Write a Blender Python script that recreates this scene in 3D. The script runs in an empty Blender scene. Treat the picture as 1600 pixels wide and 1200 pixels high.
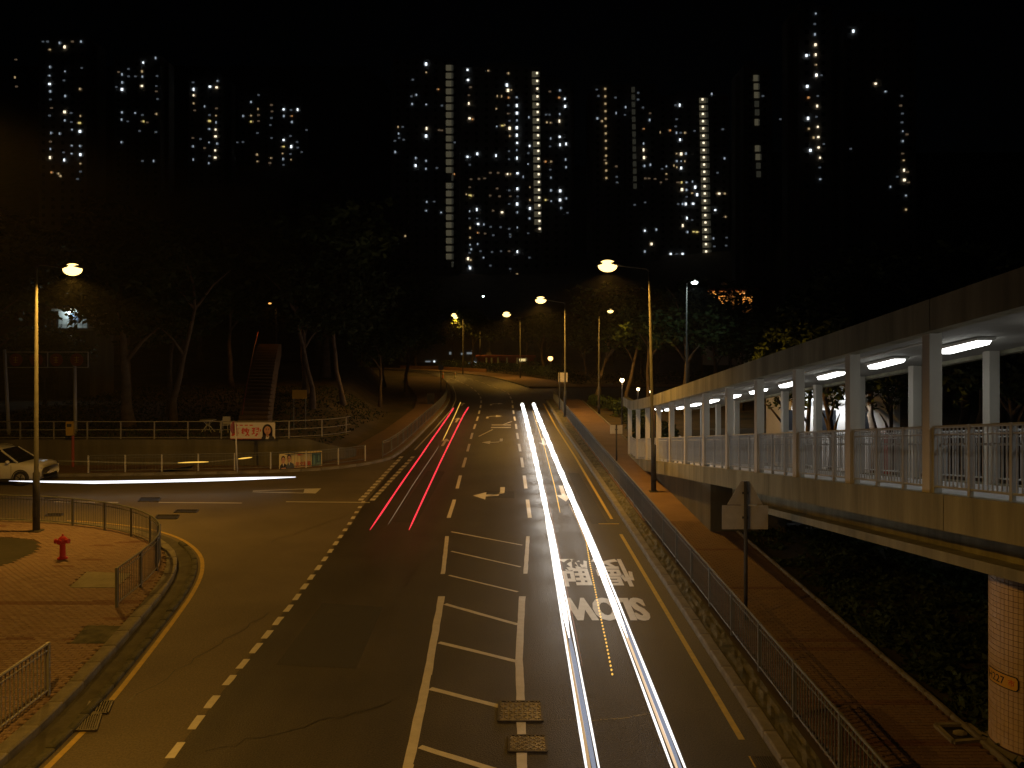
import bpy, math, random
from mathutils import Vector, Matrix
R = random.Random(7)
PI = math.pi
sc = bpy.context.scene
col = sc.collection

# ------------------------------------------------------------------ camera, sky, moon, exposure
F, HZ, CH = 1295.0, 527.0, 6.8          # focal length in photo pixels, horizon row, eye height in metres
cd = bpy.data.cameras.new('camera')
cam = bpy.data.objects.new('camera', cd); col.objects.link(cam)
cam.location = (0, 0, CH); cam.rotation_euler = (PI/2, 0, 0)
cd.sensor_width = 36.0; cd.lens = 36.0*F/1600.0; cd.shift_y = (HZ-600.0)/1600.0
cd.clip_start = 0.1; cd.clip_end = 3000
sc.camera = cam
w = bpy.data.worlds.new('World'); sc.world = w; w.use_nodes = True
nt = w.node_tree; bg = nt.nodes['Background']
sky = nt.nodes.new('ShaderNodeTexSky'); sky.sky_type = 'NISHITA'; sky.sun_disc = False
sky.sun_elevation = math.radians(24); sky.sun_rotation = math.radians(200)
nt.links.new(sky.outputs[0], bg.inputs[0]); bg.inputs[1].default_value = 0.00006
ml = bpy.data.lights.new('moon', 'SUN'); ml.energy = 0.0008; ml.angle = math.radians(0.5); ml.color = (0.85, 0.9, 1.0)
mo = bpy.data.objects.new('moon', ml); col.objects.link(mo)
mo.rotation_euler = (math.radians(66), 0, math.radians(-20))
vs = sc.view_settings
vs.view_transform = 'Standard'; vs.look = 'None'; vs.gamma = 1; vs.exposure = 0; vs.use_curve_mapping = False
sc.render.engine = 'CYCLES'
sc.cycles.use_denoising = True
sc.cycles.use_light_tree = True
sc.cycles.max_bounces = 5; sc.cycles.diffuse_bounces = 3; sc.cycles.glossy_bounces = 2
sc.cycles.sample_clamp_indirect = 3.0

SODIUM = (1.0, 0.485, 0.065)

GLOW_HAZE = 0.0003
# ------------------------------------------------------------------ materials
MATS = {}
def mat(name, c, rough=0.7, c2=None, scale=3.0, metal=0.0, bump=0.0, bscale=60.0, spec=0.5, detail=6.0, streak=False):
    if name in MATS: return MATS[name]
    m = bpy.data.materials.new(name); m.use_nodes = True
    t = m.node_tree; b = t.nodes['Principled BSDF']
    b.inputs['Roughness'].default_value = rough; b.inputs['Metallic'].default_value = metal
    b.inputs['Specular IOR Level'].default_value = spec
    b.inputs['Base Color'].default_value = (*c, 1)
    tc = None
    if c2 or bump:
        tc = t.nodes.new('ShaderNodeTexCoord')
        src = tc.outputs['Object']
        if streak:
            mp = t.nodes.new('ShaderNodeMapping'); mp.inputs['Scale'].default_value = (1, 1, 0.12)
            t.links.new(src, mp.inputs[0]); src = mp.outputs[0]
    if c2:
        n = t.nodes.new('ShaderNodeTexNoise'); n.inputs['Scale'].default_value = scale; n.inputs['Detail'].default_value = detail
        n.inputs['Roughness'].default_value = 0.65
        t.links.new(src, n.inputs['Vector'])
        r = t.nodes.new('ShaderNodeValToRGB')
        r.color_ramp.elements[0].position = 0.36; r.color_ramp.elements[0].color = (*c, 1)
        r.color_ramp.elements[1].position = 0.66; r.color_ramp.elements[1].color = (*c2, 1)
        t.links.new(n.outputs['Fac'], r.inputs[0]); t.links.new(r.outputs[0], b.inputs['Base Color'])
    if bump:
        n2 = t.nodes.new('ShaderNodeTexNoise'); n2.inputs['Scale'].default_value = bscale; n2.inputs['Detail'].default_value = 3
        t.links.new(tc.outputs['Object'], n2.inputs['Vector'])
        bp = t.nodes.new('ShaderNodeBump'); bp.inputs['Strength'].default_value = bump; bp.inputs['Distance'].default_value = 0.02
        t.links.new(n2.outputs['Fac'], bp.inputs['Height']); t.links.new(bp.outputs[0], b.inputs['Normal'])
    MATS[name] = m
    return m
def emit(name, c, s, sampled=False):
    if name in MATS: return MATS[name]
    m = bpy.data.materials.new(name); m.use_nodes = True
    b = m.node_tree.nodes['Principled BSDF']
    b.inputs['Base Color'].default_value = (0.3, 0.3, 0.3, 1)
    b.inputs['Emission Color'].default_value = (*c, 1); b.inputs['Emission Strength'].default_value = s
    if not sampled: m.cycles.emission_sampling = 'NONE'
    MATS[name] = m
    return m

asphalt   = mat('asphalt', (0.019, 0.016, 0.012), 0.58, (0.066, 0.057, 0.044), 34, bump=0.9, bscale=38, detail=3)
def wear(m, scale, lo, hi, stretch=1.0):           # broad uneven wear over a fine grain
    t = m.node_tree; b = t.nodes['Principled BSDF']; old = b.inputs['Base Color'].links[0].from_socket
    n = t.nodes.new('ShaderNodeTexNoise'); n.inputs['Scale'].default_value = scale; n.inputs['Detail'].default_value = 7
    tc = t.nodes.new('ShaderNodeTexCoord'); mp = t.nodes.new('ShaderNodeMapping'); mp.inputs['Scale'].default_value = (1, stretch, 1)
    t.links.new(tc.outputs['Object'], mp.inputs[0]); t.links.new(mp.outputs[0], n.inputs['Vector'])
    mr = t.nodes.new('ShaderNodeMapRange'); mr.inputs['From Min'].default_value = .3; mr.inputs['From Max'].default_value = .7
    mr.inputs['To Min'].default_value = lo; mr.inputs['To Max'].default_value = hi; t.links.new(n.outputs['Fac'], mr.inputs['Value'])
    mx = t.nodes.new('ShaderNodeVectorMath'); mx.operation = 'SCALE'
    t.links.new(old, mx.inputs[0]); t.links.new(mr.outputs[0], mx.inputs['Scale']); t.links.new(mx.outputs[0], b.inputs['Base Color'])
wear(asphalt, .45, .72, 1.28)
wear(asphalt, 1.3, .8, 1.22, .035)
concrete_road = mat('worn_road_surface', (0.104, 0.087, 0.060), 0.85, (0.170, 0.143, 0.100), 30, bump=0.4, bscale=40, detail=3)
wear(concrete_road, .4, .84, 1.16)
wear(concrete_road, .12, .88, 1.1)
paint     = mat('road_paint_white', (0.56, 0.54, 0.48), 0.65, (0.66, 0.64, 0.58), 5.0, bump=0.15)
ypaint    = mat('road_paint_yellow', (0.52, 0.36, 0.06), 0.65, (0.36, 0.27, 0.07), 6.0)
kerbm     = mat('kerb_concrete', (0.15, 0.14, 0.11), 0.9, (0.27, 0.25, 0.20), 2.2, bump=0.4, bscale=25)
mossy     = mat('mossy_concrete', (0.045, 0.048, 0.03), 0.95, (0.15, 0.14, 0.10), 2.4, bump=0.8, bscale=9)
gutter    = mat('gutter_concrete', (0.05, 0.047, 0.038), 0.9, (0.10, 0.095, 0.075), 1.6, bump=0.4, bscale=18)
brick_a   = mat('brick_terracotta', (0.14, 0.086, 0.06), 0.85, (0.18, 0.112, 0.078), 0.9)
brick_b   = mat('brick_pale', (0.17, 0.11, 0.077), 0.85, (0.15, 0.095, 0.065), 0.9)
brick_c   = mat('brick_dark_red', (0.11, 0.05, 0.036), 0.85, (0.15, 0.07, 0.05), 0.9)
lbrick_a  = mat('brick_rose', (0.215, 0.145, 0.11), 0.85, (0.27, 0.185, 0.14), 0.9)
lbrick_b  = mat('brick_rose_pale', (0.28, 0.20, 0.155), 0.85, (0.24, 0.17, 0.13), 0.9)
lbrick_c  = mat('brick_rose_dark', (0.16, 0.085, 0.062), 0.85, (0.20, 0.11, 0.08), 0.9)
joint     = mat('paving_joint', (0.06, 0.045, 0.035), 0.95)
pave_far  = mat('paving_distant', (0.15, 0.09, 0.06), 0.88, (0.20, 0.125, 0.083), 0.8, bump=0.3, bscale=14)
soil      = mat('soil', (0.03, 0.028, 0.018), 0.95, (0.05, 0.045, 0.03), 0.5, bump=0.6, bscale=6)
slopegrass= mat('slope_earth', (0.045, 0.038, 0.02), 0.95, (0.105, 0.075, 0.045), 0.35, bump=0.6, bscale=3)
leaf_mats = [mat('leaf_dark', (0.020, 0.036, 0.010), 0.75, (0.038, 0.058, 0.017), 0.5, spec=.2),
             mat('leaf_mid', (0.04, 0.066, 0.015), 0.7, (0.075, 0.105, 0.028), 0.5, spec=.25)]
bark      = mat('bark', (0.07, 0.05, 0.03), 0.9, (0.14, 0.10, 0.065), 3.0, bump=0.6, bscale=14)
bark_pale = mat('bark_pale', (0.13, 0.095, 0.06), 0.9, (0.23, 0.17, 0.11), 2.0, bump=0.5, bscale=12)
galv      = mat('galvanised_steel', (0.05, 0.05, 0.047), 0.78, (0.08, 0.079, 0.073), 3.0, spec=.25)
rail_grey = mat('rail_grey_paint', (0.11, 0.118, 0.11), 0.5, (0.16, 0.165, 0.15), 2.0)
rail_ramp = mat('ramp_rail_paint', (0.42, 0.44, 0.45), 0.5, (0.50, 0.52, 0.53), 2.0)
rail_wall = mat('wall_rail_paint', (0.24, 0.235, 0.21), 0.5, (0.30, 0.29, 0.26), 2.0)
pale_paint= mat('pale_paint', (0.55, 0.55, 0.52), 0.5, (0.62, 0.62, 0.58), 2.0)
bridge_conc = mat('bridge_concrete', (0.19, 0.185, 0.125), 0.85, (0.36, 0.345, 0.24), 1.7, bump=0.3, bscale=10, streak=True)
soffit_m  = mat('soffit_paint', (0.24, 0.235, 0.21), 0.8, (0.31, 0.30, 0.27), 0.8)
deck_m    = mat('deck_screed', (0.42, 0.42, 0.42), 0.75, (0.52, 0.52, 0.52), 1.5)
column_m  = mat('column_cream', (0.56, 0.53, 0.45), 0.6, (0.64, 0.61, 0.53), 1.4, streak=True)
tile_m    = mat('pier_tile', (0.55, 0.41, 0.29), 0.45, (0.65, 0.50, 0.37), 4.0)
grout     = mat('grout', (0.13, 0.07, 0.045), 0.9)
wall_m    = mat('retaining_concrete', (0.085, 0.08, 0.05), 0.92, (0.16, 0.145, 0.095), 0.8, bump=0.3, bscale=8, streak=True)
tower_m   = mat('tower_render', (0.20, 0.19, 0.18), 0.9)
tower_glass = mat('dark_glass', (0.02, 0.022, 0.025), 0.15)
black_m   = mat('black_metal', (0.02, 0.02, 0.02), 0.5)
red_m     = mat('hydrant_red', (0.50, 0.028, 0.03), 0.4, (0.42, 0.02, 0.025), 6)
iron_m    = mat('cast_iron', (0.05, 0.045, 0.04), 0.55, (0.085, 0.075, 0.065), 8, metal=0.5)
white_b   = mat('white_building', (0.62, 0.62, 0.60), 0.8, (0.70, 0.70, 0.68), 1.0)
sign_back = mat('sign_back_grey', (0.42, 0.40, 0.36), 0.6, (0.52, 0.50, 0.45), 3.0)
car_white = mat('car_paint_white', (0.72, 0.73, 0.72), 0.25, spec=0.6)
car_glass = mat('car_glass', (0.012, 0.013, 0.015), 0.08)
rubber    = mat('rubber', (0.02, 0.02, 0.02), 0.8)
alloy     = mat('alloy', (0.5, 0.5, 0.5), 0.35, metal=0.7)
plasticd  = mat('dark_plastic', (0.035, 0.035, 0.037), 0.6)
lens_glass= mat('lamp_glass', (0.55, 0.56, 0.58), 0.1)
print_white = mat('print_white', (0.72, 0.69, 0.62), 0.7)
print_cream = mat('print_cream', (0.70, 0.60, 0.30), 0.7)
print_red = mat('print_red', (0.62, 0.07, 0.04), 0.7)
print_hair = mat('print_hair', (0.025, 0.018, 0.015), 0.7)
print_skin = mat('print_skin', (0.58, 0.33, 0.22), 0.7)
print_lip = mat('print_lip', (0.42, 0.10, 0.08), 0.7)
print_suit = mat('print_suit', (0.03, 0.03, 0.04), 0.7)
print_suit2 = mat('print_suit_blue', (0.10, 0.13, 0.17), 0.7)
print_teal = mat('print_teal', (0.05, 0.13, 0.14), 0.7)
print_teal2 = mat('print_teal_light', (0.14, 0.28, 0.27), 0.7)
plate_yellow = mat('plate_yellow', (0.72, 0.44, 0.06), 0.5)
redpaint_dull = mat('dull_red_paint', (0.30, 0.06, 0.04), 0.6)
rust_roof = mat('red_roof', (0.30, 0.07, 0.04), 0.7)
yellow_board = mat('yellow_board', (0.45, 0.30, 0.05), 0.7)
plastic_white = mat('white_plastic', (0.6, 0.6, 0.57), 0.5)
orange_plastic = mat('orange_plastic', (0.65, 0.20, 0.04), 0.5)
plumbing = mat('drain_pipe_steel', (0.4, 0.4, 0.38), 0.4, metal=0.6)

lens_sod  = emit('lamp_lens_sodium', (1.0, 0.68, 0.22), 3.4)
lens_white= emit('lamp_lens_white', (0.80, 1.0, 0.96), 10)
tube_light= emit('fluorescent_tube', (0.97, 0.98, 0.94), 7.6, True)
bulb_or   = emit('bulb_orange', (1.0, 0.50, 0.16), 3.5)

# ------------------------------------------------------------------ mesh helpers
class MB:
    def __init__(s): s.v = []; s.f = []; s.mi = []
    def add(s, vs_, fs, m=0):
        o = len(s.v); s.v += [tuple(p) for p in vs_]
        for f in fs: s.f.append([i+o for i in f]); s.mi.append(m)
        return s
    def box(s, c, d, rz=0, m=0, top=None):
        x, y, z = d[0]/2, d[1]/2, d[2]/2
        k = top if top else (1, 1)
        p = [(-x,-y,-z),(x,-y,-z),(x,y,-z),(-x,y,-z),(-x*k[0],-y*k[1],z),(x*k[0],-y*k[1],z),(x*k[0],y*k[1],z),(-x*k[0],y*k[1],z)]
        ca, sa = math.cos(rz), math.sin(rz)
        p = [(c[0]+a*ca-b*sa, c[1]+a*sa+b*ca, c[2]+h) for a, b, h in p]
        return s.add(p, [(0,3,2,1),(4,5,6,7),(0,1,5,4),(1,2,6,5),(2,3,7,6),(3,0,4,7)], m)
    def bar(s, a, b, wx, wy=None, m=0):
        return s.tube([a, b], wx/2, 4, m=m, twist=PI/4)
    def tube(s, pts, r, n=8, m=0, cap=True, twist=0.0):
        pts = [Vector(p) for p in pts]; k = len(pts)
        rs = r if isinstance(r, (list, tuple)) else [r]*k
        vv = []; ff = []
        for i, p in enumerate(pts):
            t = (pts[min(i+1, k-1)]-pts[max(i-1, 0)])
            if t.length < 1e-9: t = Vector((0, 0, 1))
            t.normalize()
            u = Vector((0, 0, 1)) if abs(t.z) < 0.95 else Vector((0, 1, 0))
            a = t.cross(u).normalized(); b = a.cross(t).normalized()
            for j in range(n):
                th = 2*PI*j/n+twist
                vv.append(p+(a*math.cos(th)+b*math.sin(th))*rs[i])
        for i in range(k-1):
            for j in range(n):
                ff.append((i*n+j, i*n+(j+1) % n, (i+1)*n+(j+1) % n, (i+1)*n+j))
        if cap:
            ff.append(tuple(range(n))[::-1]); ff.append(tuple((k-1)*n+j for j in range(n)))
        return s.add(vv, ff, m)
    def lathe(s, prof, c=(0, 0, 0), n=16, m=0):
        vv = []; ff = []
        for r, z in prof:
            for j in range(n):
                th = 2*PI*j/n; vv.append((c[0]+r*math.cos(th), c[1]+r*math.sin(th), c[2]+z))
        for i in range(len(prof)-1):
            for j in range(n):
                ff.append((i*n+j, i*n+(j+1) % n, (i+1)*n+(j+1) % n, (i+1)*n+j))
        ff.append(tuple(range(n))[::-1]); ff.append(tuple((len(prof)-1)*n+j for j in range(n)))
        return s.add(vv, ff, m)
    def ball(s, c, r, n=12, k=8, m=0):
        rr = r if isinstance(r, (tuple, list)) else (r, r, r)
        vv = [(c[0], c[1], c[2]-rr[2])]
        for i in range(1, k):
            a = -PI/2+PI*i/k
            for j in range(n):
                th = 2*PI*j/n
                vv.append((c[0]+rr[0]*math.cos(a)*math.cos(th), c[1]+rr[1]*math.cos(a)*math.sin(th), c[2]+rr[2]*math.sin(a)))
        vv.append((c[0], c[1], c[2]+rr[2])); e = len(vv)-1
        ff = [(0, 1+(j+1) % n, 1+j) for j in range(n)]
        for i in range(k-2):
            for j in range(n):
                ff.append((1+i*n+j, 1+i*n+(j+1) % n, 1+(i+1)*n+(j+1) % n, 1+(i+1)*n+j))
        ff += [(1+(k-2)*n+j, 1+(k-2)*n+(j+1) % n, e) for j in range(n)]
        return s.add(vv, ff, m)
    def prism(s, poly, z0, z1, m=0):
        n = len(poly)
        a = sum(poly[i][0]*poly[(i+1) % n][1]-poly[(i+1) % n][0]*poly[i][1] for i in range(n))
        if a < 0: poly = poly[::-1]
        vv = [(x, y, z0) for x, y in poly]+[(x, y, z1) for x, y in poly]
        ff = [tuple(range(n))[::-1], tuple(range(n, 2*n))]+[(i, (i+1) % n, n+(i+1) % n, n+i) for i in range(n)]
        return s.add(vv, ff, m)
    def sheet(s, poly, z, m=0):
        n = len(poly)
        a = sum(poly[i][0]*poly[(i+1) % n][1]-poly[(i+1) % n][0]*poly[i][1] for i in range(n))
        if a < 0: poly = poly[::-1]
        return s.add([(x, y, z) for x, y in poly], [tuple(range(n))], m)
    def strip(s, L, Rr, z, m=0):     # quad strip between two polylines with the same count
        vv = []
        zz = z if isinstance(z, (list, tuple)) else [z]*len(L)
        for a, b, h in zip(L, Rr, zz): vv += [(a[0], a[1], h), (b[0], b[1], h)]
        return s.add(vv, [(2*i, 2*i+1, 2*i+3, 2*i+2) for i in range(len(L)-1)], m)
    def mesh(s, name, mats, smooth=False):
        me = bpy.data.meshes.new(name); me.from_pydata(s.v, [], s.f)
        for m in (mats if isinstance(mats, (list, tuple)) else [mats]): me.materials.append(m)
        me.polygons.foreach_set('material_index', s.mi)
        if smooth: me.polygons.foreach_set('use_smooth', [True]*len(s.f))
        me.update(); return me
    def build(s, name, mats, parent=None, smooth=False, kind=None, label=None, local=False):
        if parent is not None and not local:
            off = WORLD[parent.name]
            s.v = [(x-off[0], y-off[1], z-off[2]) for x, y, z in s.v]
        return link(name, s.mesh(name, mats, smooth), parent, kind=kind, label=label)
WORLD = {}
def link(name, data, parent=None, loc=(0, 0, 0), rz=0, kind=None, label=None):
    o = bpy.data.objects.new(name, data); col.objects.link(o)
    o.location = loc; o.rotation_euler = (0, 0, rz)
    if parent is not None: o.parent = parent
    if kind: o['kind'] = kind
    if label: o['label'] = label
    base = WORLD.get(parent.name, (0, 0, 0)) if parent is not None else (0, 0, 0)
    WORLD[o.name] = (base[0]+loc[0], base[1]+loc[1], base[2]+loc[2])
    return o
def thing(name, label, cat, loc=(0, 0, 0), group=None, rz=0, data=None):
    o = link(name, data, None, loc, rz); o['label'] = label; o['category'] = cat
    if group: o['group'] = group
    return o
def structure(name, mb, m, smooth=False):
    return mb.build(name, m, None, smooth, kind='structure')
def copy_thing(src, loc, rz=0, label=None, group=None, scale=None):
    r = src.copy(); col.objects.link(r); r.location = loc; r.rotation_euler = (0, 0, rz)
    if label: r['label'] = label
    if group: r['group'] = group
    if scale: r.scale = scale if isinstance(scale, (tuple, list)) else (scale, scale, scale)
    for c in list(src.children):
        k = c.copy(); col.objects.link(k); k.parent = r
        for g in list(c.children):
            q = g.copy(); col.objects.link(q); q.parent = k
    return r
def G(px, py, z=0.0):                      # a spot read off the photograph, on the level z
    d = (CH-z)*F/(py-HZ); return ((px-800)*d/F, d)
def interp(tab, y):
    if y <= tab[0][1]: return tab[0][0]
    for (x0, y0), (x1, y1) in zip(tab, tab[1:]):
        if y <= y1: return x0+(x1-x0)*(y-y0)/(y1-y0)
    return tab[-1][0]
def resample(path, step):
    out = []; d = 0.0; nxt = 0.0
    P = [Vector(p) for p in path]
    for a, b in zip(P, P[1:]):
        L = (b-a).length
        while nxt <= d+L+1e-9:
            out.append(a+(b-a)*((nxt-d)/L)); nxt += step
        d += L
    return out
def smooth_path(pts, it=2):
    P = [tuple(p) for p in pts]
    for _ in range(it):
        Q = [P[0]]
        for a, b in zip(P, P[1:]):
            Q.append(tuple(a[i]*.75+b[i]*.25 for i in range(len(a)))); Q.append(tuple(a[i]*.25+b[i]*.75 for i in range(len(a))))
        Q.append(P[-1]); P = Q
    return P
def offset(path, d):
    out = []
    for i, p in enumerate(path):
        a = path[max(i-1, 0)]; b = path[min(i+1, len(path)-1)]
        t = Vector((b[0]-a[0], b[1]-a[1])).normalized()
        out.append((p[0]+t.y*d, p[1]-t.x*d))      # d > 0: to the right of the direction of travel
    return out
def inside(poly, x, y):
    c = False; n = len(poly); j = n-1
    for i in range(n):
        xi, yi = poly[i]; xj, yj = poly[j]
        if (yi > y) != (yj > y) and x < (xj-xi)*(y-yi)/(yj-yi)+xi: c = not c
        j = i
    return c
def text_mb(s, w_, h_, bold=0.0, sx=1, m=0, res=3):
    cu = bpy.data.curves.new('t', 'FONT'); cu.body = s; cu.size = 1.0; cu.resolution_u = res; cu.offset = bold
    cu.fill_mode = 'BOTH'
    ob = bpy.data.objects.new('t', cu); col.objects.link(ob)
    dg = bpy.context.evaluated_depsgraph_get(); dg.update()
    me = bpy.data.meshes.new_from_object(ob.evaluated_get(dg))
    V = [v.co.copy() for v in me.vertices]; Fc = [list(p.vertices) for p in me.polygons]
    bpy.data.objects.remove(ob); bpy.data.curves.remove(cu); bpy.data.meshes.remove(me)
    if not V: return [], []
    x0 = min(v.x for v in V); x1 = max(v.x for v in V); y0 = min(v.y for v in V); y1 = max(v.y for v in V)
    V = [((v.x-x0)/(x1-x0)*w_-w_/2, (v.y-y0)/(y1-y0)*h_-h_/2) for v in V]
    return V, Fc

# ------------------------------------------------------------------ terrain
def sstep(t): t = max(0.0, min(1.0, t)); return t*t*(3-2*t)
def hill(x, y):
    h = -0.08
    if y > 215: h += (y-215)*0.36*(1+0.55*sstep((-x-40)/60.0))
    if x > 55 and y > 60: h += sstep((x-55)/90.0)*min(9, (y-60)*0.08)
    return h
mb = MB(); xs = [-420+14*i for i in range(61)]; ys = [-60+10*i for i in range(62)]
for y in ys:
    for x in xs: mb.v.append((x, y, hill(x, y)))
nx = len(xs)
for j in range(len(ys)-1):
    for i in range(nx-1):
        mb.f.append((j*nx+i, j*nx+i+1, (j+1)*nx+i+1, (j+1)*nx+i)); mb.mi.append(0)
structure('terrain', mb, slopegrass, True)
def terrace_z(x, y):
    edge = -9.7-0.13*max(0, y-62)
    t = sstep((edge-x)/5.0)
    return -0.05+t*(1.42+0.03*max(0, y-46))
mb = MB(); xs = [-130+4*i for i in range(24)]+[-36+1.0*i for i in range(28)]; ys = [43.5+1.0*i for i in range(10)]+[54+4.0*i for i in range(17)]
for y in ys:
    for x in xs: mb.v.append((x, y, terrace_z(x, y)+R.uniform(-.03, .03)))
nx = len(xs)
for j in range(len(ys)-1):
    for i in range(nx-1):
        mb.f.append((j*nx+i, j*nx+i+1, (j+1)*nx+i+1, (j+1)*nx+i)); mb.mi.append(0)
structure('terrace', mb, slopegrass, True)

# ------------------------------------------------------------------ roads
LE = [(-5.3, -20), (-5.5, 13), (-5.6, 18), (-5.75, 26), (-6.1, 36), (-6.2, 47), (-6.05, 60), (-6.0, 78), (-6.4, 90), (-7.1, 100), (-9.0, 120), (-11.9, 140), (-17, 160), (-28, 178), (-60, 195)]
RE = [(4.45, -20), (4.25, 13), (4.2, 19), (3.95, 47), (3.7, 63), (3.6, 85), (3.4, 100), (2.6, 110), (0.0, 125), (-3.6, 142), (-8.9, 154), (-18.8, 171), (-40, 182), (-62, 186)]
ML = smooth_path(LE, 2); MR = smooth_path(RE, 2)
main_road = structure('main_road', MB().sheet(ML+MR[::-1], 0.0), asphalt)
K = smooth_path([(-8.0, -20), (-8.0, 9), (-8.05, 13), (-8.15, 15), (-8.55, 17.9), (-8.85, 19.9), (-9.2, 22), (-9.7, 24), (-10.5, 25.9), (-12, 27.9), (-14, 29.3), (-17, 30.2), (-21, 30.7), (-60, 31)], 2)
FARK = smooth_path([(-60, 39.5), (-25, 40.3), (-16.5, 41), (-11.6, 41.7), (-9.2, 42.7), (-7.4, 44.6), (-6.6, 47), (-6.45, 60), (-6.4, 78), (-6.8, 90), (-7.5, 100), (-9.4, 120), (-12.3, 140)], 2)
Kout = offset(K, 0.0)
jl = [p for p in ML if p[1] <= 46.5]
fk = [p for p in FARK if p[1] <= 47.2]
side_road = structure('side_road', MB().sheet(jl+fk[::-1]+K[::-1], -0.004), concrete_road)
structure('right_side_road', MB().sheet([(3.45, 91.5), (3.4, 100), (2.7, 109.5), (8, 111), (60, 113), (60, 91), (8, 90.5)], -0.012), asphalt)

def stripe(mbx, pts, wd, z=0.004):
    mbx.strip(offset(pts, -wd/2), offset(pts, wd/2), z)
def mark(name, pts, wd, m=paint, parent=main_road, z=0.005):
    q = MB(); stripe(q, pts, wd, z)
    return q.build(name, m, parent)
def rough_line(a, b, wd, name, parent=main_road, m=paint, z=0.005, step=0.35):
    A = Vector(a); B = Vector(b); n = max(2, int((B-A).length/step))
    pts = [A+(B-A)*(i/n) for i in range(n+1)]
    d = (B-A).normalized(); nn = Vector((d.y, -d.x))
    L = [(p-nn*(wd/2*R.uniform(.86, 1.08))) for p in pts]; Rr = [(p+nn*(wd/2*R.uniform(.86, 1.08))) for p in pts]
    q = MB().strip([(p.x, p.y) for p in L], [(p.x, p.y) for p in Rr], z)
    return q.build(name, m, parent)

# junction dashes along the mouth of the side road
dash = [(-5.55, y) for y in ()]
for y0, y1 in [((1185), 1160), (1140, 1118), (1107, 1087), (1071, 1055), (1045, 1030), (1021, 1005), (998, 985), (977, 964), (956, 945), (938, 928), (921, 912), (906, 898), (891, 883), (877, 870), (864, 858), (852, 846), (841, 836), (830, 826), (820, 816), (811, 807), (802, 799), (794, 791), (786, 783)]:
    xa = lambda y: 265+(630-265)*((1185-y)/470.0)*1.0
    def px(y):
        T = [(1185, 265), (1095, 332), (1013, 400), (945, 455), (870, 510), (820, 545), (775, 573), (715, 628)]
        for (ya, xa_), (yb, xb) in zip(T, T[1:]):
            if y >= yb: return xa_+(xb-xa_)*(ya-y)/(ya-yb)
        return 628
    rough_line(G(px(y0), y0), G(px(y1), y1), 0.15, 'junction_dash')
for k in range(15):                                       # double give-way dashes further up the mouth
    y0 = 782-k*4.7
    for dx in (-5, 13):
        rough_line(G(568+(632-568)*(782-y0)/68+dx, y0), G(568+(632-568)*(782-y0+3.2)/68+dx, y0-3.0), 0.22, 'give_way_dash', z=0.004, parent=side_road if dx < 0 else main_road)

# lane dashes of the main road
def lane_at(T, y): return interp(T, y)
LL = [(-2.38, 30), (-2.4, 34), (-2.53, 40.4), (-2.6, 46.3), (-2.7, 52), (-2.8, 58.3), (-2.9, 70.4), (-3.0, 76.6), (-3.1, 82), (-3.27, 88), (-3.55, 93.7), (-4.0, 99.5), (-4.7, 106), (-5.4, 111.5), (-6.3, 117.4), (-8.5, 130), (-12, 145)]
RL = [(.68, 30), (.65, 34), (.6, 40.4), (.54, 46.3), (.45, 52.4), (.36, 58.7), (.3, 65), (.2, 70.4), (.12, 76.6), (.06, 82), (0, 89), (-.2, 94.7), (-.42, 100), (-.8, 103.6), (-1.3, 107), (-2.6, 114), (-5.5, 130), (-9, 145)]
for T in (LL, RL):
    y = 31.2
    while y < 140:
        pts = [(lane_at(T, y+i*0.5), y+i*0.5) for i in range(8)]
        mark('lane_dash', pts, 0.15); y += 6.05
# edge lines
mark('yellow_edge_line', [(interp(RE, y)-0.36, y) for y in range(14, 29)]+[(interp(RE, 28.6)-.36, 28.6)], 0.11, ypaint)
mark('yellow_edge_line', [(interp(RE, y)-0.36, y) for y in range(31, 86)], 0.11, ypaint)
for y in (12.2, 13.1): mark('yellow_edge_line', [(interp(RE, y)-0.36, y), (interp(RE, y)-.36, y+.35)], 0.11, ypaint)
mark('edge_line', [(interp(LE, y)+0.3, y) for y in range(50, 118, 2)], 0.10, paint)
mark('yellow_kerb_line', offset([p for p in K if p[1] < 30.5 and p[0] > -17], 0.72), 0.11, ypaint, side_road, 0.001)
# side road centre line and give-way triangle
for x0, x1, yy in ((85, 185, 784), (248, 378, 785), (447, 578, 784)):
    rough_line(G(x0, yy), G(x1, yy+1), 0.13, 'centre_line', side_road, z=0.001)
A_, B_, C_, D_ = G(395, 766.5), G(502, 763.5), G(487, 770.5), G(474, 769)
MB().add([(*G(502, 763), .001), (*G(476, 763.6), .001), (*G(474, 770.6), .001), (*G(493, 771), .001)], [(0, 1, 2, 3)]).build('arrow_wedge', paint, side_road)
rough_line(G(395, 767), G(478, 763.8), 0.12, 'arrow_wedge_side', side_road, z=0.001)
rough_line(G(395, 768.5), G(476, 770.4), 0.12, 'arrow_wedge_side', side_road, z=0.001)

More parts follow.
